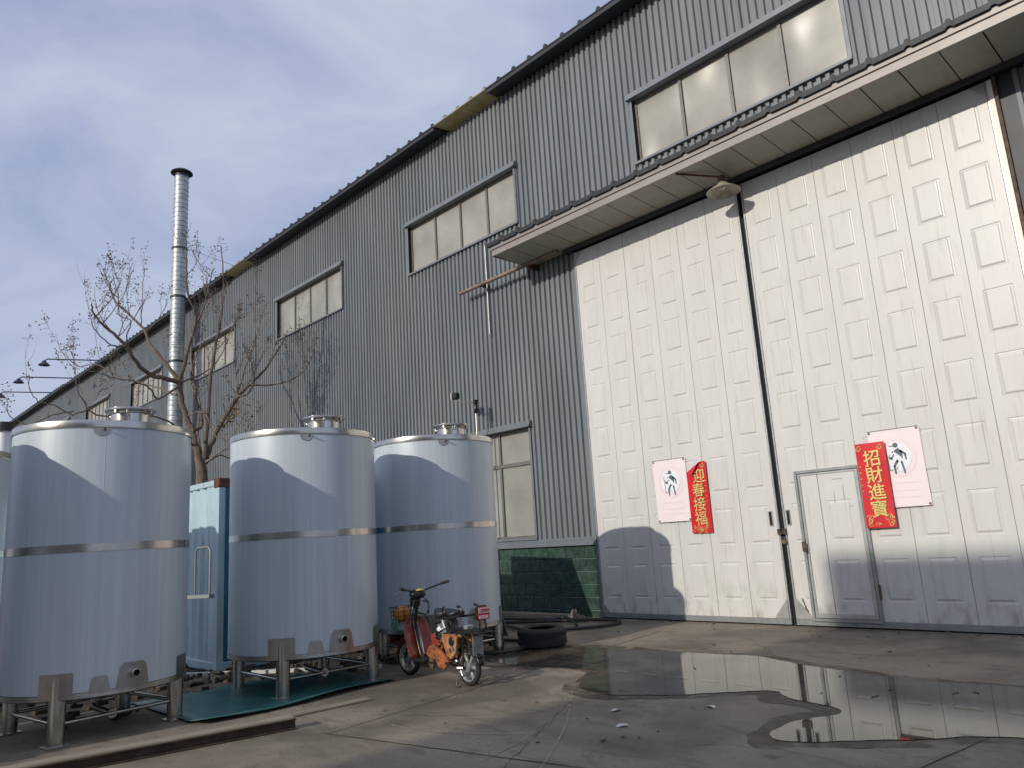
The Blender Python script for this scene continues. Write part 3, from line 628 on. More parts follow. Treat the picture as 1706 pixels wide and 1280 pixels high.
# ------------------------------------------------------------------ posters
def disc(b, cx, cz, r, y, n=28, sx=1, mi=0):
    b.add([(cx+sx*r*cos(2*pi*i/n), y, cz+r*sin(2*pi*i/n)) for i in range(n)], [list(range(n))[::-1]], False, mi)
def bar(b, p, q, w0, w1, y, capn=6):
    p = Vector((p[0], p[1])); q = Vector((q[0], q[1])); t = (q-p).normalized(); n_ = Vector((-t.y, t.x))
    pts = [p+n_*w0, p-n_*w0, q-n_*w1, q+n_*w1]; b.add([(v.x, y, v.y) for v in pts], [(0, 1, 2, 3)])
    b.add([(p.x+w0*cos(2*pi*i/10), y, p.y+w0*sin(2*pi*i/10)) for i in range(10)], [list(range(10))]); b.add([(q.x+w1*cos(2*pi*i/10), y-.00005, q.y+w1*sin(2*pi*i/10)) for i in range(10)], [list(range(10))])
def poster(x0, x1, z0, z1, label, skew):
    y = YD-.026; cx, cz = (x0+x1)/2, (z0+z1)/2; w_, h_ = x1-x0, z1-z0
    t = thing('poster', label, 'poster', (cx, y, z0), 0)
    b = MB(); nx_, nz_ = 8, 12; vs = []
    for j in range(nz_+1):
        for i in range(nx_+1):
            u, v = i/nx_, j/nz_; vs.append(((u-.5)*w_+skew*(v-.5), -.0012*sin(u*5+v*3)*sin(pi*u)-.001*sin(v*9)*u*(1-u)*4, v*h_))
    b.add(vs, [(j*(nx_+1)+i, j*(nx_+1)+i+1, (j+1)*(nx_+1)+i+1, (j+1)*(nx_+1)+i) for j in range(nz_) for i in range(nx_)], True)
    n0 = len(b.v); b.box(-w_/2-.0, w_/2, .0045, .006, .002, h_-.002)
    b.build('sheet', M_white, t)
    fy = -.0038
    b = MB(); disc(b, .0, h_*.64, .215, fy, 36, .92); b.build('pale_disc', M_circle, t)
    b = MB()
    for k_ in range(36):
        a0_, a1_ = 2*pi*k_/36, 2*pi*(k_+1)/36; ro_, ri_ = .285, .235
        b.add([(ro_*.92*cos(a0_), fy+.0009, h_*.64+ro_*sin(a0_)), (ro_*.92*cos(a1_), fy+.0009, h_*.64+ro_*sin(a1_)), (ri_*.92*cos(a1_), fy+.0009, h_*.64+ri_*sin(a1_)), (ri_*.92*cos(a0_), fy+.0009, h_*.64+ri_*sin(a0_))], [(0, 1, 2, 3)])
    b.build('faint_ring', M_circle2, t)
    b = MB(); H = h_*.64; yy = [fy-.0008]
    def S(p, q, a, c): yy[0] -= .0002; bar(b, (p[0], H+p[1]), (q[0], H+q[1]), a, c, yy[0])
    b.add([(.0+.036*cos(2*pi*i/14), fy-.001, H+.165+.036*sin(2*pi*i/14)) for i in range(14)], [list(range(14))])   # head
    S((-.09, .158), (-.02, .152), .005, .008)       # cap brim
    b.add([(-.035, fy-.0012, H+.085), (.03, fy-.0012, H+.125), (.085, fy-.0012, H+.06), (.075, fy-.0012, H-.035), (.03, fy-.0012, H-.015)], [(0, 1, 2, 3, 4)])   # torso
    S((.06, .075), (.115, .03), .017, .014); S((.115, .03), (.12, -.045), .014, .010)   # arm behind
    S((-.03, .045), (-.075, -.02), .010, .008); S((-.075, -.02), (-.10, -.01), .018, .016)     # hand
    S((.0, -.06), (-.05, -.13), .018, .016); S((-.05, -.13), (-.045, -.235), .015, .012)   # front leg
    S((.055, -.08), (.08, -.235), .014, .012)
    b.build('figure', M_ink, t)
    b = MB(); yy[0] -= .0004; bar(b, (-.055, H+.075), (.05, H-.02), .016, .016, yy[0]); b.build('white_sash', M_circle, t)
    b = MB()
    for p, q in (((-.135, .10), (-.115, -.19)), ((-.115, -.19), (-.01, -.17)), ((-.13, .02), (-.09, .02)), ((-.01, -.17), (-.012, -.14))): yy[0] -= .0002; bar(b, (p[0], H+p[1]), (q[0], H+q[1]), .004, .004, yy[0])
    b.build('carried_board_outline', M_ink, t)
    b = MB(); k_ = 0
    for zz in (.33, .22, .13):
        b.box(-w_*.33, w_*.33, fy, fy+.0005, zz, zz+.028)
    b.build('faded_lines', M_circle2, t)
    for sx in (-1, 1):
        for zz in (.025, h_-.025):
            b = MB(); b.lathe([(.006, -.002), (.016, -.002), (.017, .001)], 12, M=Matrix.Translation((sx*(w_/2-.025)+skew*(zz/h_-.5), -.008, zz)) @ RX); b.build('eyelet', M_iron, t)
    b = MB(); e = .004
    b.box(-w_/2+skew*.5, w_/2+skew*.5, -.009, -.006, h_-.001, h_+.005); b.box(-w_/2-skew*.5, w_/2-skew*.5, -.009, -.006, -.005, .001); b.build('edge_cord', M_iron, t)
    return t
poster(-8.275, -7.575, 1.705, 2.81, 'pale pink poster of a capped figure, beside the red banner with a folded corner', -.02)
poster(-4.39, -3.685, 1.69, 2.80, 'pale pink figure poster partly covered by the red banner near the small door', -.02)
def couplet(x0, x1, z0, z1, chars, label, y, fold=False):
    w_, h_ = x1-x0, z1-z0; t = thing('red_banner', label, 'banner', ((x0+x1)/2, y, z0)); nz_ = 64; nx_ = 14
    b = MB(); vs = []
    for j in range(nz_+1):
        for i in range(nx_+1):
            u, v = i/nx_, j/nz_; X = (u-.5)*w_; Z = v*h_; Y = -.003*sin(v*7+u*2)
            if fold:
                # corner curls forward about a diagonal
                d_ = ((1-u)*w_*.62+(Z-h_)*.78)+.10      # >0 beyond the fold line
                dd = -.5*(X+w_/2)+.87*(Z-h_+.20)
                if dd > 0:
                    r_c = .020; a = min(dd/r_c, 2.6)
                    nx2, nz2 = -.50, .87
                    mv = r_c*sin(a)+max(0, dd-r_c*2.6)*cos(2.6)-dd; X += nx2*mv; Z += nz2*mv; Y -= r_c*(1-cos(a))+max(0, dd-r_c*2.6)*sin(2.6)*.4
            vs.append((X, Y, Z))
    b.add(vs, [(j*(nx_+1)+i, j*(nx_+1)+i+1, (j+1)*(nx_+1)+i+1, (j+1)*(nx_+1)+i) for j in range(nz_) for i in range(nx_)], True)
    o = b.build('paper', M_cred, t)
    n = len(chars); sz = .250
    for k_, ch in enumerate(chars):
        zc = h_*.80-k_*h_*.198-(.02 if fold else 0)
        mt = Matrix.Translation((.015 if not fold or k_ else .05, -.012, zc)) @ RX @ Matrix.Rotation(.05, 4, 'Z') @ Matrix.Diagonal((1.0, 1, 1, 1))
        text_mesh(ch, sz, M_gold, t, mt, .0015, 'gold_character', .0022)
    # gold ornament: corner fret at the top, scrolls along the bottom
    b = MB()
    def scroll(cx, cz, r, turns, a0, s=1):
        pts = []
        for i in range(22):
            q = i/21; a = a0+s*turns*2*pi*q; rr = r*(1-q*.85); pts.append((cx+rr*cos(a), -.0085, cz+rr*sin(a)))
        b.tube(pts, [.005*(1-.6*i/21) for i in range(22)], 4)
    rr = random.Random(5 if fold else 9)
    for i in range(16):
        u = rr.uniform(-.45, .45)*w_; zmax = .05+.16*abs(u/(w_*.45))**1.5; scroll(u, rr.uniform(.025, zmax+.02), rr.uniform(.022, .045), rr.uniform(.7, 1.3), rr.uniform(0, 6), rr.choice((-1, 1)))
    for sx in ((1,) if fold else (-1, 1)):
        scroll(sx*w_*.36, h_-.07, .035, 1.1, 1); scroll(sx*w_*.36, h_-.07, .048, .8, 3)
    for i in range(5): scroll((-1 if not fold else 1)*w_*.42, h_*(.72-.07*i), .012, .9, i)
    b.build('gold_ornament', M_gold, t, kind='stuff')
    if not fold: pass
    return t
couplet(-7.565, -7.165, 1.485, 2.70, '迎春接福', 'narrow red banner with gold characters and a curled top corner, left door', YD-.045, True)
couplet(-4.585, -4.165, 1.42, 2.64, '招財進寶', 'flat red banner with gold characters overlapping the right poster', YW-.034-.02)

# ================================================================== TANKS
def make_tank(label, seam_ang):
    t = thing('storage_tank', label, 'tank', (0, 0, 0), 0, 'steel storage tanks standing in a row')
    Rr = .90; z0, z1, zt = .46, 1.75, 3.00
    b = MB(); b.lathe([(Rr-.03, z0-.002), (Rr, z0), (Rr, z1)], 96); b.lathe([(Rr, z1+.08), (Rr, zt)], 96); b.build('shell', M_film, t)
    b = MB(); b.lathe([(Rr, z1-.001), (Rr+.004, z1+.002), (Rr+.004, z1+.078), (Rr, z1+.081)], 96); b.build('seam_band', M_steel, t)
    b = MB(); b.lathe([(Rr+.001, zt-.035), (Rr+.012, zt-.028), (Rr+.016, zt+.01), (Rr+.008, zt+.045), (Rr-.03, zt+.055), (Rr-.3, zt+.072), (.3, zt+.085), (.0, zt+.085)], 96); b.build('top_cover', M_steel, t)
    b = MB(); b.lathe([(Rr-.03, z0+.0), (Rr+.005, z0-.004), (Rr+.008, z0-.05), (Rr-.02, z0-.065), (.5, z0-.12), (.12, z0-.17), (.0, z0-.17)], 96); b.build('bottom_dish', M_steelb, t)
    hx, hy = .34, .10
    b = MB(); b.lathe([(.20, zt+.04), (.20, zt+.175), (.215, zt+.18)], 40, (hx, hy)); nk = b.build('manhole_neck', M_steel, t); nk.location = (0, 0, .03)
    b = MB(); b.lathe([(.225, zt+.178), (.235, zt+.19), (.23, zt+.205), (.18, zt+.228), (.08, zt+.242), (0, zt+.245)], 40, (hx, hy)); b.build('manhole_lid', M_steel, nk)
    b = MB(); b.lathe([(.215, zt+.198), (.262, zt+.205), (.270, zt+.214), (.262, zt+.232), (.215, zt+.228)], 40, (hx, hy))
    for a in range(4): b.cbox(-.015, .015, .20, .262, zt+.17, zt+.24, .004, Matrix.Translation((hx, hy, 0)) @ Matrix.Rotation(a*pi/2+.5, 4, 'Z'))
    b.build('lid_ring', M_steelb, nk)
    for a, r in ((2.6, .36), (-.5, .44)):
        b = MB(); b.tube([(hx+.22*cos(a), hy+.22*sin(a), zt+.15), (hx+r*cos(a), hy+r*sin(a), zt+.11), (hx+r*cos(a), hy+r*sin(a), zt+.15)], .009, 6); b.ball((hx+r*cos(a), hy+r*sin(a), zt+.155), .016, 8); b.build('lid_clamp', M_steelb, nk)
    for a in (3.4,):
        b = MB(); b.lathe([(.02, zt+.06), (.02, zt+.12), (.03, zt+.12), (.03, zt+.135), (0, zt+.135)], 16, (.62*cos(a), .62*sin(a))); b.build('top_nozzle', M_steelb, t)
    # lifting lug with pin and the long weld below
    a = seam_ang
    b = MB(); n_ = 8; vs = []
    for i in range(n_+1):
        u = -1+2*i/n_; aa = a-.04+u*.085; zb = zt-.03-.085*math.sqrt(max(0, 1-u*u)); vs += [((Rr+.006)*cos(aa), (Rr+.006)*sin(aa), zt-.02), ((Rr+.006)*cos(aa), (Rr+.006)*sin(aa), zb)]
    b.add(vs, [(2*i, 2*i+1, 2*i+3, 2*i+2) for i in range(n_)]); b.build('lifting_pad', M_steelb, t)
    b = MB(); b.tube([((Rr-.01)*cos(a), (Rr-.01)*sin(a), zt-.05), ((Rr+.05)*cos(a), (Rr+.05)*sin(a), zt-.05)], .012, 8); b.build('lifting_pin', M_iron, t)
    b = MB(); b.tube([((Rr+.0)*cos(a+.01), (Rr+.0)*sin(a+.01), z0+.03), ((Rr+.0)*cos(a+.01), (Rr+.0)*sin(a+.01), zt-.04)], .0018, 5); b.build('weld_seam', M_film, t)
    # legs, pads, braces
    q = .59
    for (sx, sy) in ((1, -1), (-1, -1), (1, 1), (-1, 1)):
        b = MB(); b.lathe([(.078, .012), (.078, .60), (.07, .605), (0, .606)], 24, (sx*q, sy*q)); lg = b.build('leg', M_steel, t)
        b = MB(); b.cbox(sx*q-.10, sx*q+.10, sy*q-.10, sy*q+.10, .001, .013, .003); b.build('foot_plate', M_steelb, lg)
        aa = math.atan2(sy, sx); b = MB(); vs = []; n_ = 6
        for i in range(n_+1):
            th = aa-.17+.34*i/n_; vs += [((Rr+.007)*cos(th), (Rr+.007)*sin(th), z0-.03), ((Rr+.007)*cos(th), (Rr+.007)*sin(th), z0+.185)]
        b.add(vs, [(2*i, 2*i+2, 2*i+3, 2*i+1) for i in range(n_)]); b.build('leg_pad', M_steelb, lg)
    for (p, r) in (((q, -q), (q, q)), ((-q, -q), (q, -q)), ((-q, q), (q, q)), ((-q, -q), (-q, q))):
        b = MB(); b.tube([(p[0], p[1], .19), (r[0], r[1], .19)], .020, 10); b.build('brace', M_steel, t)
    # outlet port plate low on the shell and drain pipe
    for (a, sc) in ((seam_ang+.40, 1.0), (seam_ang+.06, .55)):
        b = MB(); vs = []; n_ = 10
        for i in range(n_+1):
            u = -1+2*i/n_; th = a+u*.175*sc; zb = z0+.02+.20*sc*min(1, 1.25*math.sqrt(max(0, 1-abs(u)**2.6))); vs += [((Rr+.009)*cos(th), (Rr+.009)*sin(th), z0-.02), ((Rr+.009)*cos(th), (Rr+.009)*sin(th), zb)]
        b.add(vs, [(2*i, 2*i+2, 2*i+3, 2*i+1) for i in range(n_)]); po = b.build('port_plate', M_steelb, t)
        if sc == 1:
            rot = Matrix.Rotation(a, 4, 'Z') @ Matrix.Translation((Rr, 0, z0+.12)) @ Matrix.Rotation(radians(90), 4, 'Y')
            b = MB(); b.lathe([(.040, 0), (.040, .07), (.032, .072), (.030, .0)], 20, M=rot); b.build('outlet_pipe', M_steel, po)
            b = MB(); b.lathe([(.029, .012), (0, .012)], 16, M=rot); b.build('outlet_bore', M_black, po)
    a = seam_ang+.30; dx, dy = cos(a), sin(a)
    b = MB(); b.tube([(0, 0, z0-.15), (.0, 0, z0-.24), (dx*.06, dy*.06, z0-.27), (dx*.60, dy*.60, z0-.27)], .032, 12); dp = b.build('drain_pipe', M_steelb, t)
    rot = Matrix.Rotation(a, 4, 'Z') @ Matrix.Translation((.60, 0, z0-.27)) @ Matrix.Rotation(radians(90), 4, 'Y')
    b = MB(); b.lathe([(.030, -.01), (.045, -.01), (.045, .012), (.030, .012), (.030, -.01)], 20, M=rot); b.build('drain_flange', M_steel, dp)
    return t
TK = [(-8.98, -6.67, 'middle one of the three upright steel tanks, blue container behind it'),
      (-8.90, -9.06, 'leftmost and nearest upright steel tank, cut by the left edge'),
      (-9.11, -4.45, 'farthest upright steel tank, beside the moped and the green brick plinth')]
t2 = make_tank(TK[0][2], radians(-24)); t2.location = (TK[0][0], TK[0][1], 0)
t1 = copy_tree(t2); t1.location = (TK[1][0], TK[1][1], 0); t1['label'] = TK[1][2]; t1.rotation_euler = (0, 0, radians(8)); t1.scale = (.945, .945, .98)
t3 = copy_tree(t2); t3.location = (TK[2][0], TK[2][1], 0); t3['label'] = TK[2][2]; t3.rotation_euler = (0, 0, radians(-2)); t3.scale = (1, 1, 1.015)
t0 = copy_tree(t2); t0.location = (-8.97, -11.22, 0); t0.scale = (.96, .96, .98); t0['label'] = 'upright steel tank outside the left edge that shades the nearest tank'
tb = copy_tree(t2); tb.location = (-11.72, -10.33, 0); tb['label'] = 'upright steel tank in the row behind, glimpsed at the left edge'; tb.scale = (1, 1, 1)
for ch in t1.children:
    if ch.name.startswith('manhole_neck'): ch.location = (-.02, .02, .03)
t = thing('vent_pole', 'white round vent pole with a dark cap at the left edge of the picture', 'pole', (-12.85, -9.33, 0))
b = MB(); b.lathe([(.085, 0), (.085, 3.55)], 20); b.build('pole', M_circle, t)
b = MB(); b.lathe([(0, 3.68), (.12, 3.68), (.125, 3.55), (0, 3.55)], 20); b.build('cap', M_plastic, t)

# camera mast on the far tank
t = thing('security_camera', 'small dark security camera on a pole seen above the farthest tank', 'camera', (-12.72, -.40, 4.05))
t.scale = (1.42, 1.42, 1.42)
b = MB(); b.tube([(0, 0, -2.85), (0, 0, .42)], .014, 8); b.build('mast', M_steelb, t)
b = MB(); b.ball((0, 0, .33), .045, 8, (.8, .8, 2.2)); b.cbox(-.03, .03, -.03, .03, .40, .47, .006); b.build('junction_box', M_plastic, t)
b = MB(); b.tube([(0, 0, .44), (-.12, -.12, .43), (-.19, -.19, .46), (-.22, -.21, .50)], .010, 6); b.build('bracket', M_steelb, t)
b = MB(); b.cbox(-.29, -.17, -.26, -.17, .50, .60, .012); hd = b.build('camera_head', M_plastic, t)
b = MB(); b.cbox(-.31, -.291, -.255, -.175, .50, .605, .004); b.build('hood', M_white, hd)

# ================================================================== CONTAINER
t = thing('shipping_container', 'faded blue container with rusty top corner between two tanks', 'container', (-10.95, -6.97, 0))
cl, cw, ch = 6.05, 2.4, 2.70
def corr_side(M, length, h, mats, nm):
    b = MB(); p = .275; n_ = int(length/p); prof = []
    for k_ in range(n_): prof += [(k_*p, .0), (k_*p+.07, 0), (k_*p+.14, .035), (k_*p+.21, .035)]
    prof.append((n_*p, 0)); vs = [(x_, y_, .14) for x_, y_ in prof]+[(x_, y_, h-.08) for x_, y_ in prof]; m_ = len(prof)
    b.add([M @ Vector(v) for v in vs], [(i, i+1, m_+i+1, m_+i) for i in range(m_-1)]); return b.build(nm, mats, t)
corr_side(Matrix.Translation((-cl+.08, .015, .0)), cl-.13, ch, M_cont, 'side_wall')
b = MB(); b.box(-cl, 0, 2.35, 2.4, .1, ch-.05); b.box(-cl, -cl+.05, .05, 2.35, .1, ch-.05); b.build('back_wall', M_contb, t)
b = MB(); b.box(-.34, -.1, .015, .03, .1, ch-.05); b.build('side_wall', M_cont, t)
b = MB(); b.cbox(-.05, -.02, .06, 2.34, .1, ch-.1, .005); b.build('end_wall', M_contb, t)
for (xx, yy) in ((-.1, 0), (-.1, 2.3), (-cl, 0), (-cl, 2.3)):
    b = MB(); b.cbox(xx, xx+.1, yy, yy+.1, .0, ch, .008); b.build('corner_post', M_cont if yy == 0 else M_contb, t)
b = MB(); b.cbox(-cl+.1, -.1, .0, .06, ch-.085, ch, .008); b.cbox(-cl+.1, -.1, .0, .06, .02, .14, .008); b.cbox(-.07, .0, .1, 2.3, .02, .14, .008); b.build('side_rail', M_cont, t)
b = MB(); b.cbox(-.075, .004, .1, 2.3, ch-.10, ch+.01, .008); b.build('top_rail', M_rust, t)
for yy in (-.012, 2.25):
    b = MB(); b.cbox(-.17, .012, yy, yy+.16, ch-.12, ch+.02, .012); b.build('corner_casting', M_rust, t)
b = MB(); b.box(-cl+.02, -.02, .03, 2.37, ch-.03, ch-.005); b.build('roof', M_rust, t)

# steel loop stand between tank and container
t = thing('steel_stand', 'steel stand with an upright loop handle behind the nearest tank', 'stand', (-10.12, -7.60, 0))
b = MB(); b.tube([(0, 0, 1.12), (0, 0, 1.68), (.03, .02, 1.72), (.14, .10, 1.72), (.17, .12, 1.68), (.17, .12, 1.12)], .014, 8); b.build('loop_handle', M_alud, t)
b = MB(); b.cbox(-.18, .22, -.02, .10, 1.08, 1.13, .006, Matrix.Rotation(.6, 4, 'Z')); b.build('shelf', M_alud, t)
b = MB(); b.tube([(-.12, -.08, 1.08), (-.12, -.08, 0)], .016, 8); b.build('post', M_iron, t)

# ================================================================== CHIMNEY
t = thing('flue_chimney', 'tall silver spiral duct chimney with a dark flat cap', 'chimney', (-30.33, -.78, 0))
b = MB(); pr = []; z = .6; r0 = .275
while z < 17.35:
    pr += [(r0, z), (r0, z+.085), (r0+.014, z+.10), (r0+.014, z+.125), (r0, z+.14)]; z += .20
b.lathe(pr, 28); b.build('spiral_duct', M_zinc, t)
for zz in (9.3, 12.0, 14.1):
    b = MB(); b.lathe([(r0+.01, zz), (r0+.035, zz+.01), (r0+.035, zz+.08), (r0+.01, zz+.09)], 28); cl_ = b.build('clamp_ring', M_dark, t)
    if zz < 12.1:
        b = MB(); b.box(-.02, .02, r0, .8, zz+.03, zz+.06); b.build('wall_bracket', M_dark, cl_)
b = MB(); b.tube([(r0, 0, 14.14), (3.6, 1.1, 12.4)], .008, 5); b.build('guy_wire', M_dark, t)
b = MB(); b.lathe([(.05, 17.70), (.28, 17.66), (.42, 17.57), (.44, 17.52), (.40, 17.50), (.25, 17.50)], 28); b.lathe([(.26, 17.3), (.275, 17.31), (.275, 17.52)], 28); b.build('cap', M_dark, t)
b = MB(); b.box(-.45, .45, -.4, .45, 0, .6); b.build('base_box', M_alud, t)

# ================================================================== ROOF LAMPS
for i, (lx, ln) in enumerate(((-43.9, 2.0), (-48.9, 2.2), (-54.0, 2.2))):
    lab = ('dark lamp on a long arm from the eave, nearest to the chimney', 'dark eave lamp in the middle of three on long arms', 'dark eave lamp farthest from the chimney, lowest in the row')[i]
    t = thing('eave_lamp', lab, 'lamp', (lx, -.3, 12.42), 0, 'lamps on long arms along the eave')
    b = MB(); b.tube([(0, .2, 0), (-.9, -ln, .0), (-.98, -ln-.12, -.1)], .035, 8); b.build('arm', M_navy, t)
    b = MB(); b.lathe([(.28, -.34), (.25, -.28), (.12, -.17), (.07, -.08), (.0, -.07)], 18, (-.98, -ln-.12)); b.lathe([(.26, -.33), (.22, -.28), (.0, -.2)], 18, (-.98, -ln-.12)); b.build('lamp_head', M_navy, t)

# ================================================================== TREE
tree = thing('bare_tree', 'leafless tree with seed clusters rising behind the blue container', 'tree', (-20.9, -3.3, 0))
TB = Vector((-20.9, -3.3, 0))
azd = math.atan2(20.9, 8.2); RT = Vector((r_.x, r_.y, 0)).normalized(); view = Vector((-sin(azd), cos(azd), 0)); RT = Vector((cos(azd), sin(azd), 0)); DT_ = view
def tp(u, z, dp): return RT*u+DT_*dp+Vector((0, 0, z))
def spl(pts, n):
    P_ = [Vector(p) for p in pts]; P_ = [P_[0]*2-P_[1]]+P_+[P_[-1]*2-P_[-2]]; out_ = []
    for i in range(1, len(P_)-2):
        for s in range(n):
            t_ = s/n; a_, b_, c_, d_ = P_[i-1:i+3]
            out_.append(.5*((2*b_)+(-a_+c_)*t_+(2*a_-5*b_+4*c_-d_)*t_*t_+(-a_+3*b_-3*c_+d_)*t_**3))
    out_.append(P_[-2]); return out_
# main limbs: (u right, z up, depth) in metres about the trunk foot
def Z_(x, y):       # crop coordinates -> (u, z)
    px, py = 110+x/3.049, 380+y/3.048
    du = (px-853)/CAMP[3]; dv = (py-640)/CAMP[3]; d = f_+r_*du-u_*dv
    o = Vector((0, -CAMP[4], CAMP[5])); n_ = view; tt = (TB-o).dot(n_)/d.dot(n_); p = o+d*tt-TB
    return p.dot(RT), p.z
LIMBS = [
 ([(690, 1250), (650, 1060), (610, 960), (580, 850), (575, 780)], .105, .07, (0, .1, .2, .2, .2)),
 ([(575, 780), (430, 740), (350, 670), (300, 590), (200, 500), (140, 430), (130, 380)], .075, .018, (.2, -.1, -.5, -.8, -1.0, -1.2, -1.3)),
 ([(575, 780), (510, 690), (430, 590), (380, 490), (250, 370), (225, 290), (235, 260)], .065, .014, (.2, .3, .6, .9, 1.2, 1.4, 1.4)),
 ([(575, 775), (620, 620), (660, 460), (620, 330), (612, 180), (615, 100)], .06, .012, (.2, -.1, -.3, -.6, -.8, -.9)),
 ([(640, 1030), (690, 1000), (655, 820), (640, 560), (700, 400), (745, 210)], .06, .012, (0, .2, .5, .9, 1.0, 1.2)),
 ([(700, 1180), (720, 950), (738, 720), (785, 480), (800, 300), (788, 90)], .075, .012, (.0, -.3, -.5, -.6, -.5, -.6)),
 ([(710, 1170), (740, 1090), (800, 980), (860, 880), (940, 790), (1030, 690), (1120, 540)], .095, .02, (0, .1, .2, .4, .5, .6, .8)),
 ([(935, 800), (1060, 795), (1160, 760), (1230, 690), (1270, 560)], .04, .012, (.5, .4, .2, .1, 0)),
 ([(860, 880), (900, 740), (960, 560), (1000, 430)], .04, .010, (.4, .8, 1.2, 1.4)),
 ([(940, 790), (870, 860), (950, 800), (960, 470), (965, 200)], .035, .010, (.5, .4, .2, -.4, -.7)),
 ([(580, 800), (470, 870), (430, 820), (360, 780), (250, 760), (150, 730)], .035, .010, (.2, -.4, -.8, -1.1, -1.4, -1.6)),
 ([(300, 600), (230, 590), (150, 520), (130, 470)], .025, .010, (-.8, -1.1, -1.3, -1.4)),
 ([(575, 790), (720, 720), (790, 640), (820, 560)], .03, .010, (.2, .3, .3, .5)),
 ([(560, 850), (430, 800), (290, 760), (150, 690), (60, 700), (25, 620)], .03, .009, (.3, .8, 1.3, 1.5, 1.7, 1.8)),
 ([(660, 1120), (560, 1010), (430, 960), (160, 950), (90, 880), (50, 790), (45, 700)], .035, .009, (.1, -.6, -1.2, -1.6, -1.9, -2.1, -2.1)),
 ([(120, 920), (30, 950), (-60, 900), (-130, 890), (-180, 830), (-190, 740)], .022, .008, (-1.7, -1.9, -2.0, -2.2, -2.3, -2.3)),
 ([(40, 930), (-90, 960), (-200, 1000), (-290, 950), (-300, 900)], .018, .008, (-1.8, -2.0, -2.1, -2.2, -2.2)),
 ([(700, 1200), (800, 1130), (880, 1100), (930, 990)], .03, .010, (0, -.5, -.9, -1.1)),
 ([(700, 1210), (770, 1160), (850, 1170), (900, 1120)], .028, .010, (0, .3, .7, 1.0)),
 ([(610, 960), (700, 940), (760, 1060), (850, 1050), (900, 960)], .022, .008, (.2, -.3, -.8, -1.3, -1.6)),
 ([(700, 1200), (670, 1050), (680, 900), (630, 760), (690, 560), (680, 380)], .045, .010, (.1, .4, .9, 1.3, 1.6, 1.8)),
 ([(380, 490), (385, 380), (395, 210)], .022, .008, (.9, 1.1, 1.3)),
 ([(350, 680), (310, 560), (330, 470), (270, 440), (265, 330)], .022, .008, (-.5, -.8, -1, -1.1, -1.1)),
]
tr = MB(); tz = Z_(690, 1250)[1]
tr.tube(spl([tp(0, 0, 0), tp(.05, 1.5, 0), tp(-.03, tz*.7, 0), tp(*Z_(690, 1250), 0), tp(*Z_(670, 1160), 0)], 4), [.22, .215, .21, .205, .20, .20, .19, .19, .18, .17, .17, .16, .15, .14, .13, .12, .10][:17], 12)
tr.build('trunk', M_bark, tree)
twigs = MB(); pods = MB(); rt = random.Random(21)
def grow(b, p, d, ln, r, depth_):
    """a curving twig that turns upwards"""
    pts = [p.copy()]; q = p.copy(); dd = d.normalized(); n_ = 7
    for i in range(n_):
        dd = (dd+Vector((rt.uniform(-.13, .13), rt.uniform(-.13, .13), .16))).normalized(); q = q+dd*ln/n_; pts.append(q.copy())
    twigs.tube(pts, [r*(1-.65*i/n_) for i in range(n_+1)], 4, caps=False)
    if depth_ > 0:
        for k_ in range(rt.randint(2, 3)):
            i = rt.randint(2, n_-1); a = Vector((rt.uniform(-1, 1), rt.uniform(-1, 1), rt.uniform(0, .8))); grow(b, pts[i], (dd*.7+a).normalized(), ln*rt.uniform(.45, .7), r*.6, depth_-1)
    elif rt.random() < .5: cluster(pts[-1], pts[-3])
    return pts
def cluster(tip, base):
    ax = (tip-base).normalized(); ln = rt.uniform(.35, .75)
    for i in range(rt.randint(8, 15)):
        s = rt.random(); p = tip+ax*(s-.4)*ln; off = Vector((rt.uniform(-1, 1), rt.uniform(-1, 1), rt.uniform(-.4, .8)))*(.14*(1.1-s)+.03); e = p+off
        twigs.tube([p, p+off*.5+Vector((0, 0, .01)), e], .0045, 3, caps=False); rr = rt.uniform(.012, .021)
        pods.add([e+Vector(v)*rr for v in ((1, 0, 0), (-1, 0, 0), (0, 1, 0), (0, -1, 0), (0, 0, 1.5), (0, 0, -1.2))], [(0, 2, 4), (2, 1, 4), (1, 3, 4), (3, 0, 4), (2, 0, 5), (1, 2, 5), (3, 1, 5), (0, 3, 5)])
for li, (ps, ra, rb, dps) in enumerate(LIMBS):
    pts = []
    for (x_, y_), dp in zip(ps, dps): u, z = Z_(x_, y_); pts.append(tp(u*(1+dp*.045), 1.6+(z-1.6)*(1+dp*.045), dp))
    sp = spl(pts, 5); n_ = len(sp)
    for i in range(1, n_-1): sp[i] += Vector((rt.uniform(-1, 1), rt.uniform(-1, 1), rt.uniform(-1, 1)))*.02
    b = MB(); b.tube(sp, [ra+(rb-ra)*(i/(n_-1))**.8 for i in range(n_)], 8); b.build('branch', M_bark if ra > .05 else M_twig, tree)
    cluster(sp[-1], sp[-3])
    if li == 0: continue
    nt_ = 5 if ra > .03 else 3
    if li in (15, 16): nt_ = 1
    for k_ in range(nt_):
        i = rt.randint(n_//3, n_-2); a = Vector((rt.uniform(-1, 1), rt.uniform(-1, 1), rt.uniform(-.1, .8)))
        d0 = (sp[i+1]-sp[i]).normalized(); grow(twigs, sp[i], (d0*.5+a), rt.uniform(.6, 1.35), max(.007, ra*.22), 1)
twigs.build('twigs', M_twig, tree, kind='stuff'); pods.build('seed_clusters', M_pod, tree, kind='stuff')
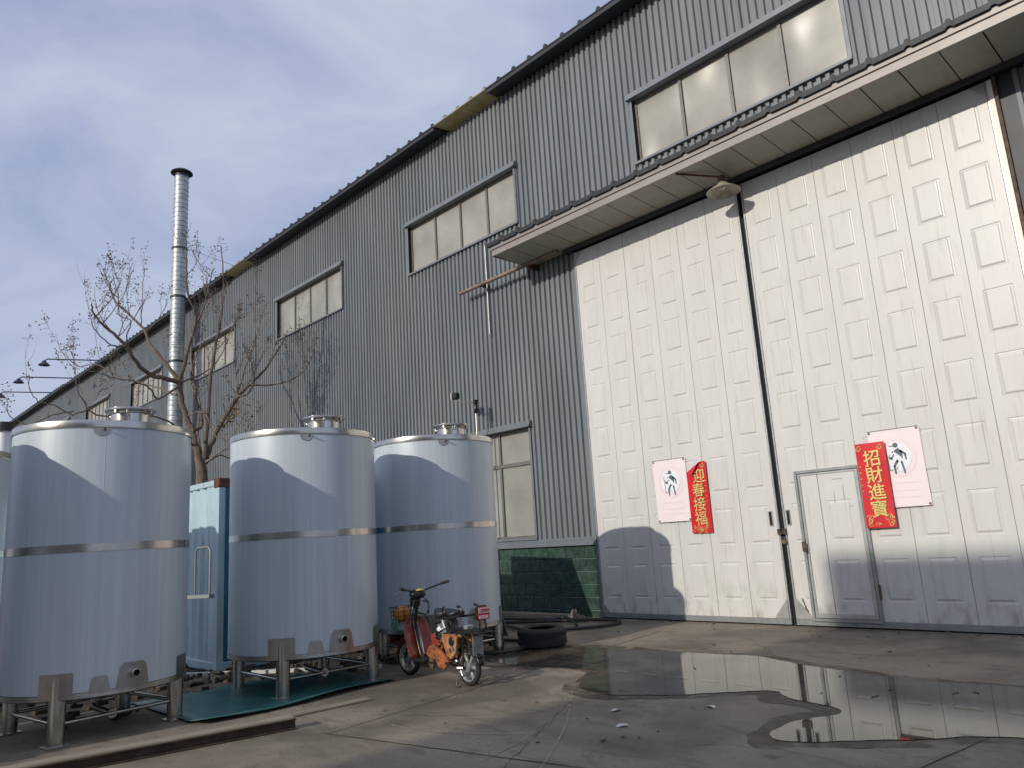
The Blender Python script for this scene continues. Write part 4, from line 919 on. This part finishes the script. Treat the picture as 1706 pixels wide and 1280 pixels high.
# knot of dry leaves caught on the right limb
b = MB(); cu, cz = Z_(840, 950)
for i in range(160):
    s = rt.uniform(-1, 1); p = tp(cu+s*.22, cz+s*.32, .3)+Vector((rt.gauss(0, .07), rt.gauss(0, .07), rt.gauss(0, .07))); a = Vector((rt.gauss(0, 1), rt.gauss(0, 1), rt.gauss(0, 1))).normalized()*.06; c_ = a.orthogonal().normalized()*.03
    b.add([p, p+a*.5+c_, p+a, p+a*.5-c_], [(0, 1, 2, 3)])
b.build('dry_leaves', mat('dry_leaf', (.30, .20, .09), .8, 0, .3, 20), tree, kind='stuff')

# ================================================================== GROUND THINGS
b = MB(); nx_, ny_ = 14, 8; vs = []
for j in range(ny_+1):
    for i in range(nx_+1):
        u, v = i/nx_, j/ny_; X = -9.75+1.80*v+(.08*sin(u*5) if v > .9 else 0)+.10*(1-u)*v; Y = -8.42+2.45*u
        Z = .016+.012*sin(u*9+v*2)*v+(.035 if v > .93 else 0); vs.append((X, Y, Z))
b.add(vs, [(j*(nx_+1)+i, j*(nx_+1)+i+1, (j+1)*(nx_+1)+i+1, (j+1)*(nx_+1)+i) for j in range(ny_) for i in range(nx_)], True)
o = b.build('plastic_sheet', M_teal, label='flat teal sheet spread on the ground under the middle tank', cat='sheet')
sol = o.modifiers.new('thickness', 'SOLIDIFY'); sol.thickness = .008
def plank(name, p, q, wd, th, M_, lab, cat, z=.001, ch=.004):
    p = Vector(p); q = Vector(q); L_ = (q-p).length; a = math.atan2(q.y-p.y, q.x-p.x)
    b = MB(); b.cbox(0, L_, -wd/2, wd/2, 0, th, ch); return b.build(name, M_, None, loc=(p.x, p.y, z), rot=(0, 0, a), label=lab, cat=cat)
plank('wooden_board', (-7.36, -6.80), (-7.42, -9.9), .13, .022, M_wood, 'long pale flat board lying just in front of the teal sheet', 'board')
plank('wooden_board', (-6.90, -7.92), (-7.37, -10.6), .13, .022, M_wood, 'shorter dusty pale board lying on top of the rusty beam', 'board', z=.093)
b = MB(); b.cbox(0, 2.9, -.045, .045, .0, .012, .003); b.cbox(0, 2.9, -.045, .045, .078, .09, .003); b.cbox(0, 2.9, -.006, .006, .012, .078, .001); b.build('steel_beam', M_beam, None, loc=(-6.88, -7.90, .002), rot=(0, 0, math.atan2(-1.62, -.28)), label='dark rusty steel beam on the ground at the bottom left', cat='beam')
plank('timber_strip', (-9.0, -5.55), (-12.4, -8.3), .07, .05, M_ltop, 'pale strip lying behind the tank legs', 'strip')
# tyre
def tyre(name, R0, wid, loc, rot, lab):
    b = MB(); pr = [(R0*.60, -wid*.42), (R0*.66, -wid*.5), (R0*.86, -wid*.5), (R0*.95, -wid*.44), (R0, -wid*.36), (R0, wid*.36), (R0*.95, wid*.44), (R0*.86, wid*.5), (R0*.66, wid*.5), (R0*.60, wid*.42), (R0*.62, wid*.38), (R0*.90, wid*.36), (R0*.90, -wid*.36), (R0*.62, -wid*.38), (R0*.60, -wid*.42)]
    b.lathe(pr, 48)
    for i in range(48):
        a = 2*pi*i/48
        for s in (-1, 1): b.cbox(R0-.002, R0+.010, -.014, .014, s*wid*.22-.032, s*wid*.22+.032, .002, Matrix.Rotation(a+(.06 if s > 0 else 0), 4, 'Z'))
    return b.build(name, M_rubber, None, loc=loc, rot=rot, label=lab, cat='tyre')
tyre('old_tyre', .355, .27, (-8.28, -3.2, .145), (.03, .02, .3), 'old black tyre lying flat at the edge of the puddle')
def hose(pts, r, lab, n=6):
    b = MB(); b.tube(spl(pts, n), r, 8); return b.build('hose', M_hose, None, label=lab, cat='hose')
hose([(-12.2, -1.6, .04), (-11.2, -1.5, .04), (-10.3, -1.15, .05), (-9.6, -.62, .05), (-9.0, -.55, .04), (-8.75, -.95, .04), (-8.9, -1.5, .04), (-9.4, -1.95, .04), (-9.9, -2.1, .05), (-10.8, -1.7, .05), (-11.6, -1.55, .09)], .029, 'dark looped hose lying on the ground near the green plinth')
hose([(-12.5, -1.1, .03), (-11.5, -.85, .03), (-10.5, -.8, .04), (-9.8, -1.0, .12), (-9.3, -1.3, .03)], .025, 'thin dark hose lying straight behind the tyre')
hose([(-9.6, -3.3, .04), (-8.9, -3.1, .04), (-8.35, -3.45, .04), (-8.25, -3.95, .04), (-8.6, -4.25, .04), (-9.4, -4.3, .05)], .028, 'thick grey hose curling round the farthest tank leg')
# rag heap
b = MB(); n_ = 22; vs = []
for j in range(n_+1):
    for i in range(n_+1):
        u, v = i/n_*2-1, j/n_*2-1; e = max(0, 1-(u*u+v*v)); hgt = e**.6*.17*(.5+abs(noise.noise(Vector((u*2.6, v*2.6, 3))))*1.6); vs.append((u*.26+.05*noise.noise(Vector((u*3, v*3, 1))), v*.16, hgt+.003))
b.add(vs, [(j*(n_+1)+i, j*(n_+1)+i+1, (j+1)*(n_+1)+i+1, (j+1)*(n_+1)+i) for j in range(n_) for i in range(n_)], True)
b.build('rag', M_rag, None, loc=(-9.95, -.62, 0), label='crumpled brownish rag heaped by the hose at the plinth', cat='rag')
plank('timber_offcut', (-9.75, -.42), (-9.25, -.33), .12, .03, M_wood, 'short yellowish wood offcut at the foot of the plinth by the door', 'offcut')
plank('timber_kerb', (-14.5, -.45), (-10.1, -.42), .20, .10, M_wood, 'long grey timber lying along the foot of the green plinth', 'timber')
b = MB(); b.prism([(-12.4, 0), (-9.75, 0), (-10.6, 2.12), (-12.4, 2.2)], .03, Matrix.Translation((0, -2.55, 0)) @ Matrix.Rotation(radians(-3), 4, 'X')); b.build('plinth_shade_sheet', M_dark, None, label='tall unseen sheet added behind the farthest tank to shade the plinth', cat='sheet')  # added out of view, outline cut to throw slanted shade on the plinth
# crates of dark red scrap behind the tanks
def pallet(loc, rz, lab, hgt, M_):
    t = thing('pallet_crate', lab, 'crate', loc, rz)
    for s in (0, 1):
        for k_ in range(int(hgt/.13)):
            b = MB(); b.cbox(-.55, .55, -.36+s*.70, -.34+s*.70, .03+k_*.13, .13+k_*.13, .004); b.build('slat', M_, t)
            b = MB(); b.cbox(-.57+s*1.12, -.55+s*1.12, -.36, .36, .03+k_*.13, .13+k_*.13, .004); b.build('slat', M_, t)
    for sx in (-.52, .52):
        for sy in (-.32, .32):
            b = MB(); b.box(sx-.02, sx+.02, sy-.02, sy+.02, 0, hgt); b.build('corner_batten', M_, t)
    b = MB(); b.box(-.54, .54, -.34, .34, .02, .04); b.build('base', M_, t)
M_maroon = mat('maroon_paint', (.075, .018, .018), .6, 0, .3, 6)
pallet((-11.2, -4.6, 0), .3, 'dark red slatted crate behind the gap between the two farther tanks', .75, M_maroon)
pallet((-10.7, -3.5, 0), .1, 'dark red slatted crate seen under the farthest tank', .62, M_maroon)
# rubble under and behind the tanks
b = MB(); rr = random.Random(3)
for i in range(420):
    X = rr.uniform(-12.3, -9.0); Y = rr.uniform(-9.5, -3.2)
    if -9.8 < X < -7.9 and -8.5 < Y < -5.9: X -= 1.6
    s = rr.uniform(.02, .085); Mx = Matrix.Translation((X, Y, s*.35)) @ Matrix.Rotation(rr.uniform(0, 6), 4, 'Z') @ Matrix.Rotation(rr.uniform(-.4, .4), 4, 'X')
    b.cbox(-s, s, -s*rr.uniform(.4, .9), s*rr.uniform(.4, .9), -s*.4, s*.45, s*.12, Mx)
b.build('rubble', mat('rubble', (.055, .045, .038), .9, 0, .7, 4), None, kind='stuff', label='loose dark rubble scattered behind the tank legs')
b = MB()
for i in range(46):
    X, Y = rr.uniform(-8.4, -2), rr.choice((rr.uniform(-8, -5.3), rr.uniform(-2.6, -.3)))
    if X > -3.4 and Y < -4: continue
    s = rr.uniform(.008, .03); a = rr.uniform(0, 6)
    b.cbox(-s, s, -s*.5, s*.5, 0, .008, .002, Matrix.Translation((X, Y, .009)) @ Matrix.Rotation(a, 4, 'Z'))
b.build('grit', mat('grit', (.12, .10, .085), .9, 0, .7, 3), None, kind='stuff', label='small chips and grit lying on the concrete')
b = MB()
for i in range(160):
    X = rr.uniform(-15, 1); Y = (-.07 if X > -9.8 else -.12)-abs(rr.gauss(0, .10)); s_ = rr.uniform(.006, .026); a = rr.uniform(0, 6)
    b.cbox(-s_, s_, -s_*.6, s_*.6, 0, s_*.5, s_*.1, Matrix.Translation((X, Y, .002)) @ Matrix.Rotation(a, 4, 'Z'))
b.build('wall_foot_litter', mat('dry_litter', (.16, .13, .09), .9, 0, .6, 3), None, kind='stuff', label='dust, chips and dry leaf bits gathered along the foot of the doors')
b = MB()
for i in range(9):
    X, Y = rr.uniform(-5.8, -1.5), rr.uniform(-4.6, -3.3); ln = rr.uniform(.03, .20)**1.3; a = rr.uniform(-2, 2)
    b.tube([(X, Y, .012), (X+cos(a)*ln*.5, Y+sin(a)*ln*.5+.01, .014), (X+cos(a)*ln, Y+sin(a)*ln, .012)], .004, 4)
b.build('floating_twigs', M_beam, None, kind='stuff', label='dark broken twigs floating in the puddle')
for (X, Y, lab) in ((-4.35, -6.25, 'torn scrap of pale paper lying on the concrete before the puddle'), (-4.10, -5.3, 'small pale paper scrap lying nearest to the puddle tip'), (-4.75, -5.85, 'thin sliver of pale paper on the dry concrete')):
    b = MB(); b.add([(-.05, -.02, .004), (.0, -.035, .016), (.055, -.01, .006), (.04, .03, .012), (-.02, .025, .02), (-.06, .012, .006)], [(0, 1, 5), (1, 2, 3), (1, 3, 4), (1, 4, 5)]); q = b.build('paper_scrap', M_ltop, None, loc=(X, Y, .002), rot=(0, 0, X*7), label=lab, cat='litter')

# ================================================================== MOPED
mp_ = thing('electric_moped', 'orange and red electric moped parked by the farthest tank, dusty rear', 'moped', (-6.93, -5.74, 0), radians(176))
# local frame: x forward, y left, z up
def P(name, b, M_, parent=None, **kw): return b.build(name, M_, parent or mp_, **kw)
def wheel(cx, R0, wt, steer=0, nsp=6):
    Mw = Matrix.Translation((cx, 0, R0)) @ Matrix.Rotation(steer, 4, 'Z') @ Matrix.Rotation(radians(90), 4, 'X')
    b = MB(); pr = []
    for i in range(13): a = 2*pi*i/12; pr.append((R0-.032+.032*cos(a), wt*.5*sin(a)))
    b.lathe(pr, 40, M=Mw); wh = P('wheel', b, M_rubber)
    b = MB(); b.lathe([(R0-.060, -.022), (R0-.050, -.028), (R0-.046, 0), (R0-.050, .028), (R0-.060, .022), (R0-.064, 0), (R0-.060, -.022)], 40, M=Mw)
    for k_ in range(nsp):
        a = 2*pi*k_/nsp; b.cbox(.03, R0-.058, -.018, .018, -.012, .012, .004, Mw @ Matrix.Rotation(a, 4, 'Z'))
    P('rim', b, M_alu, wh)
    b = MB(); b.lathe([(0, -.05), (.05, -.05), (.062, -.035), (.062, .035), (.05, .05), (0, .05)], 24, M=Mw); P('hub', b, M_alud, wh)
    return wh
wheel(0, .205, .062); wheel(1.28, .215, .058, .12)
b = MB()
for s in (-1, 1): b.tube([(0, s*.075, .205), (.16, s*.075, .25), (.32, s*.06, .26)], .013, 8)
b.tube([(.30, 0, .25), (.50, 0, .22), (.95, 0, .22), (1.06, 0, .36), (1.10, 0, .62)], .024, 10)
b.tube([(.30, 0, .25), (.33, 0, .50), (.40, 0, .68)], .02, 10)
for s in (-1, 1): b.tube([(.36, s*.09, .56), (.0, s*.09, .575), (-.30, s*.085, .60)], .009, 6); b.tube([(0, s*.085, .22), (-.02, s*.09, .575)], .009, 6); b.tube([(.30, s*.08, .28), (.18, s*.09, .57)], .009, 6)
P('frame', b, M_plastic)
b = MB()
for s in (-1, 1): b.tube([(1.28+.0, s*.06, .215), (1.20, s*.06, .42), (1.14, s*.03, .56)], .014, 8)
b.tube([(1.15, 0, .52), (1.05, 0, .90), (1.03, 0, .98)], .022, 10); P('front_fork', b, M_plastic)
# fenders
def fender(cx, cz, R0, a0, a1, wd, M_, nm):
    b = MB(); n_ = 12; vs = []
    for i in range(n_+1):
        a = a0+(a1-a0)*i/n_
        for (yy, rr_) in ((-wd, R0-.02), (-wd*.7, R0), (0, R0+.008), (wd*.7, R0), (wd, R0-.02)): vs.append((cx+rr_*cos(a), yy, cz+rr_*sin(a)))
    b.add(vs, [(5*i+j, 5*i+j+1, 5*i+6+j, 5*i+5+j) for i in range(n_) for j in range(4)], True); o_ = P(nm, b, M_); sm = o_.modifiers.new('thickness', 'SOLIDIFY'); sm.thickness = .004; return o_
fender(1.28, .215, .245, .1, 2.4, .055, M_red, 'front_fender'); fender(0, .205, .238, .75, 3.0, .05, M_plastic, 'rear_fender')
# leg shield: curved plate seen from behind, with cream centre stripe
def shield(mesh_w, zlo, zhi, off, M_, nm, wfac=1):
    b = MB(); nz_, ny_ = 12, 8; vs = []
    for j in range(nz_+1):
        v = j/nz_; z = zlo+(zhi-zlo)*v; xx = 1.00+.12*v-.06*math.cos(v*pi)*.3; wdt = mesh_w*(.80+.30*sin(pi*min(1, v*.9+.08)))*(1 if v < .8 else math.sqrt(max(.05, 1-((v-.8)/.2)**2*.85)))
        for i in range(ny_+1): u = -1+2*i/ny_; vs.append((xx+.045*(1-u*u)-off, u*wdt*wfac, z))
    b.add(vs, [(j*(ny_+1)+i, j*(ny_+1)+i+1, (j+1)*(ny_+1)+i+1, (j+1)*(ny_+1)+i) for j in range(nz_) for i in range(ny_)], True); o_ = P(nm, b, M_); sm = o_.modifiers.new('thickness', 'SOLIDIFY'); sm.thickness = .006; return o_
shield(.175, .235, .72, 0, M_red, 'leg_shield'); shield(.034, .26, .69, .012, M_cream, 'shield_stripe')
b = MB(); b.cbox(.50, 1.00, -.13, .13, .205, .235, .01); P('footboard', b, M_plastic)
b = MB(); b.tube([(1.00, -.15, .60), (1.04, -.1, .73), (1.06, 0, .76), (1.04, .1, .73), (1.00, .15, .60)], .012, 8); P('shield_guard', b, M_plastic)
# battery / body panels
def slab(poly, y0, th, M_, nm, par=None, bev=.008):
    b = MB(); s = 1 if th > 0 else -1
    b.prism(poly, th, Matrix.Translation((0, y0, 0))); o_ = P(nm, b, M_, par)
    mod = o_.modifiers.new('bevel', 'BEVEL'); mod.width = bev; mod.segments = 2; return o_
for s in (1, -1):
    slab([(.37, .50), (.36, .555), (.12, .565), (.06, .53), (.10, .36), (.19, .285), (.27, .32)], s*.085, s*.035, M_orange, 'battery_panel')
    b = MB(); b.ball((0, 0, 0), .058, 14, (1, .25, .9), Matrix.Translation((.16, s*.122, .485)) @ Matrix.Rotation(.5, 4, 'Y')); P('panel_vent', b, M_plastic)
    b = MB(); b.ball((0, 0, 0), .03, 10, (1, .22, .6), Matrix.Translation((.19, s*.122, .385)) @ Matrix.Rotation(-.7, 4, 'Y')); P('panel_vent', b, M_plastic)
    slab([(.72, .31), (.66, .40), (.55, .43), (.30, .30), (.25, .25), (.36, .225), (.45, .255), (.62, .255)], s*.07, s*.045, M_orangeb, 'lower_fairing')
    slab([(.60, .40), (.64, .50), (.56, .56), (.44, .42)], s*.06, s*.035, M_red, 'side_fairing')
    slab([(.50, .26), (.44, .19), (.34, .155), (.26, .21), (.34, .235)], s*.09, s*.04, M_orangeb, 'rear_fairing')
slab([(.56, .45), (.58, .64), (.50, .70), (.38, .70), (.36, .56), (.40, .45)], -.06, .12, M_alud, 'seat_tower')
b = MB()
for k_ in range(5): b.tube([(.42+.03*k_, -.085, .50+.03*k_), (.40+.02*k_, .0, .55+.03*k_), (.44+.02*k_, .085, .50+.025*k_)], .010, 6)
b.tube([(.56, .075, .46), (.50, .085, .58), (.55, .075, .66), (.44, .08, .69)], .014, 6); b.tube([(.40, .08, .48), (.46, .09, .52), (.52, .09, .50)], .018, 6); P('cables', b, M_plastic)
b = MB(); b.tube([(.40, .07, .70), (.35, .075, .62), (.42, .085, .60), (.46, .085, .63)], .012, 6); b.ball((.46, .09, .60), .035, 8, (1, .5, .8)); P('white_wrap', b, M_circle)
# seats
def cushion(cx, cz, lx, ly, lz, M_, nm, nose=0.):
    b = MB(); n_, m_ = 20, 10; vs = []
    for i in range(m_+1):
        t_ = pi*i/m_; 
        for j in range(n_):
            a = 2*pi*j/n_; sx = abs(sin(t_))**.6; X = lx*sx*cos(a); Y = ly*sx*sin(a)*(1-nose*max(0, cos(a))); vs.append((cx+X, Y, cz+lz*cos(t_)+.03*(X/lx)**2))
    b.add(vs, [(i*n_+j, i*n_+(j+1) % n_, (i+1)*n_+(j+1) % n_, (i+1)*n_+j) for i in range(m_) for j in range(n_)], True); return P(nm, b, M_)
cushion(.49, .765, .17, .12, .06, M_vinyl, 'saddle', .6); cushion(.23, .775, .11, .11, .042, M_vinyl, 'pillion_seat', .1)
b = MB(); b.tube([(.40, 0, .72), (.25, 0, .70), (.2, 0, .60)], .016, 8); b.tube([(.24, 0, .72), (.22, .06, .57)], .012, 6)
for k_ in range(2): b.tube([(.30+.05*cos(a_), .04-.08*k_, .655+.05*sin(a_)) for a_ in [i*.7 for i in range(10)]], .009, 6)
P('seat_support', b, M_plastic)
b = MB(); b.tube(spl([(.33, .09, .735), (.20, .115, .74), (.05, .12, .76), (-.06, .12, .80), (-.05, .12, .86), (.02, .12, .875)], 4), .014, 8); b.tube(spl([(.33, -.09, .735), (.20, -.115, .74), (.05, -.12, .76), (-.06, -.12, .80), (-.05, -.12, .86), (.02, -.12, .875)], 4), .014, 8); b.tube([(.34, .1, .74), (.33, .12, .84), (.28, .12, .86)], .010, 6); P('grab_rail', b, M_plastic)
# rear rack and tail
b = MB(); b.cbox(-.34, .26, -.105, .105, .585, .605, .006)
for k_ in range(4): b.tube([(.24, -.08+.053*k_, .612), (-.33, -.08+.053*k_, .620)], .007, 6)
P('rear_rack', b, M_plastic)
b = MB(); b.cbox(-.05, .02, -.05, .05, .61, .66, .01); P('rack_clip', b, M_alu)
tail = MB(); tail.cbox(-.315, -.235, -.085, .085, .725, .885, .03); tl = P('tail_light_box', tail, M_plastic)
b = MB(); b.cbox(-.3225, -.316, -.078, .078, .735, .868, .004); P('tail_sign', b, M_signred, tl)
b = MB(); b.cbox(-.3265, -.323, -.072, .072, .80, .862, .002); P('sign_field', b, M_signpale, tl)
b = MB(); b.cbox(-.3265, -.323, -.060, .072, .742, .780, .002); P('sign_field', b, M_signpale, tl)
MT = Matrix.Translation((-.328, 0, .830)) @ Matrix.Rotation(radians(-90), 4, 'Z') @ RX
text_mesh('二維车行', .036, M_signred, tl, MT, .001, 'sign_text', .0008)
b = MB()
for s in (-.035, .035): b.tube([(-.28, s, .73), (-.29, s*1.3, .66), (-.27, s, .61)], .010, 6)
P('tail_bracket', b, M_plastic)
b = MB(); b.cbox(-.185, -.175, -.075, .075, .34, .55, .004); b.cbox(-.19, -.186, -.065, .065, .44, .53, .003); P('number_plate_holder', b, M_alud)
b = MB(); b.tube([(-.02, .09, .58), (-.12, .09, .52), (-.16, .085, .35)], .010, 6); b.cbox(-.24, -.14, -.06, .06, .325, .34, .004); P('tail_strut', b, M_plastic)
# headset
b = MB(); b.ball((1.04, 0, .985), .085, 16, (1.15, 1.25, .75)); b.ball((1.10, 0, .90), .075, 14, (.9, .95, 1.3)); hs = P('head_fairing', b, M_plastic)
b = MB(); b.ball((.975, 0, 1.035), .055, 14, (.9, 1.1, .35)); P('gauge', b, M_green2, hs)
b = MB(); b.tube([(1.02, -.10, 1.03), (.98, -.2, 1.06), (.90, -.30, 1.10)], .012, 8); b.tube([(1.02, .10, 1.03), (.98, .2, 1.05), (.90, .30, 1.07)], .012, 8); b.tube([(1.03, -.12, 1.03), (1.0, 0, 1.02), (1.03, .12, 1.03)], .012, 8); hb = P('handlebar', b, M_plastic)
for s in (-1, 1):
    b = MB(); z_ = 1.10 if s < 0 else 1.07; b.tube([(.93, s*.27, z_-.01), (.86, s*.36, z_+.015)], .019, 10); P('grip', b, M_rubber, hb)
    b = MB(); b.tube([(.98, s*.22, 1.04), (1.0, s*.30, 1.02), (.96, s*.37, 1.02)], .006, 6); P('brake_lever', b, M_steelb, hb)
b = MB(); b.tube([(.99, -.04, .90), (.95, -.08, .89)], .012, 6); b.tube([(.95, -.08, .89), (.94, -.085, .80)], .004, 5); b.ball((.94, -.085, .77), .02, 8, (.4, 1, 1.4)); P('key_and_fob', b, M_plastic)
b = MB(); b.tube(spl([(1.02, .05, .96), (.98, .12, .80), (1.03, .10, .66)], 4), .006, 5); b.tube(spl([(1.02, -.05, .96), (.97, -.12, .85), (1.03, -.08, .66)], 4), .006, 5); P('brake_cable', b, M_plastic)
# basket with bag
b = MB()
for k_ in range(5):
    z = .62+.05*k_; w_ = .11+.012*k_; b.tube([(1.30, -w_, z), (1.30, w_, z), (1.48, w_, z), (1.48, -w_, z), (1.30, -w_, z)], .004, 4)
for (xx, yy) in [(1.30, -.12), (1.30, -.04), (1.30, .04), (1.30, .12), (1.48, -.12), (1.48, -.04), (1.48, .04), (1.48, .12), (1.36, .12), (1.42, .12), (1.36, -.12), (1.42, -.12)]: b.tube([(xx, yy, .60), (xx, yy*1.12, .83)], .004, 4)
P('basket', b, M_plastic)
b = MB(); b.ball((1.40, .02, .73), .10, 16, (.95, 1.15, 1.05)); bag = P('orange_bag', b, M_basket)
b = MB(); rr = random.Random(8)
for i in range(16): xx, yy = 1.27+rr.uniform(0, .2), .14+rr.uniform(-.02, .02); b.tube([(xx, yy, .68), (xx+rr.uniform(-.02, .02), yy+.01, .60), (xx+rr.uniform(-.03, .03), yy+.01, .50+rr.uniform(0, .06))], .004, 4)
P('green_netting', b, M_green)
# pedals, stand
b = MB(); b.lathe([(0, -.012), (.055, -.012), (.055, .012), (0, .012)], 20, M=Matrix.Translation((.60, .11, .21)) @ RX); P('chain_cover', b, M_iron)
for s in (1, -1):
    b = MB(); b.tube([(.60, s*.10, .21), (.60+s*.10, s*.12, .20+s*.04)], .009, 6); b.cbox(.56+s*.10, .64+s*.10, s*.16-.03, s*.16+.03, .19+s*.04, .21+s*.04, .004); P('pedal', b, M_plastic)
b = MB()
for s in (1, -1): b.tube([(.06, s*.07, .23), (.10, s*.10, .12), (.09, s*.13, .012)], .010, 6); b.tube([(.09, s*.13, .012), (.03, s*.15, .010)], .010, 6)
b.tube([(.09, -.11, .07), (.09, .11, .07)], .008, 6); P('centre_stand', b, M_steelb)
b = MB(); b.tube([(.0, .09, .205), (.06, .12, .205)], .018, 8); b.ball((.05, .115, .16), .03, 8, (1, .6, .8)); b.ball((.12, .1, .27), .03, 8, (1.2, .6, .8)); P('rear_axle_parts', b, M_steelb)

# ================================================================== OPPOSITE BUILDING (behind the camera, throws the broad shade)
sx0 = -5.32-cos(SUN_TR)/sin(SUN_TR)*35
t = thing('opposite_building', 'tall plain plastered building across the yard behind the viewer', 'building', (0, 0, 0))
zt = 1.0+35*math.tan(SUN_EL)/sin(SUN_TR)
b = MB(); b.box(sx0, 34, -47, -35, 0, zt); b.build('wall', M_plaster, t)
b = MB(); b.box(sx0-.0, 34.3, -47.3, -34.95, zt+.002, zt+.02); b.build('roof', M_roof, t)
for i in range(9):
    for j in range(4):
        xx = sx0+2.2+i*4.3; b = MB(); b.box(xx, xx+1.9, -34.99, -34.93, 1.6+j*3.5, 3.3+j*3.5); wn = b.build('window', M_bronze, t)
        b = MB(); b.box(xx+.08, xx+1.82, -34.925, -34.92, 1.68+j*3.5, 3.22+j*3.5); b.build('pane', M_glass, wn)
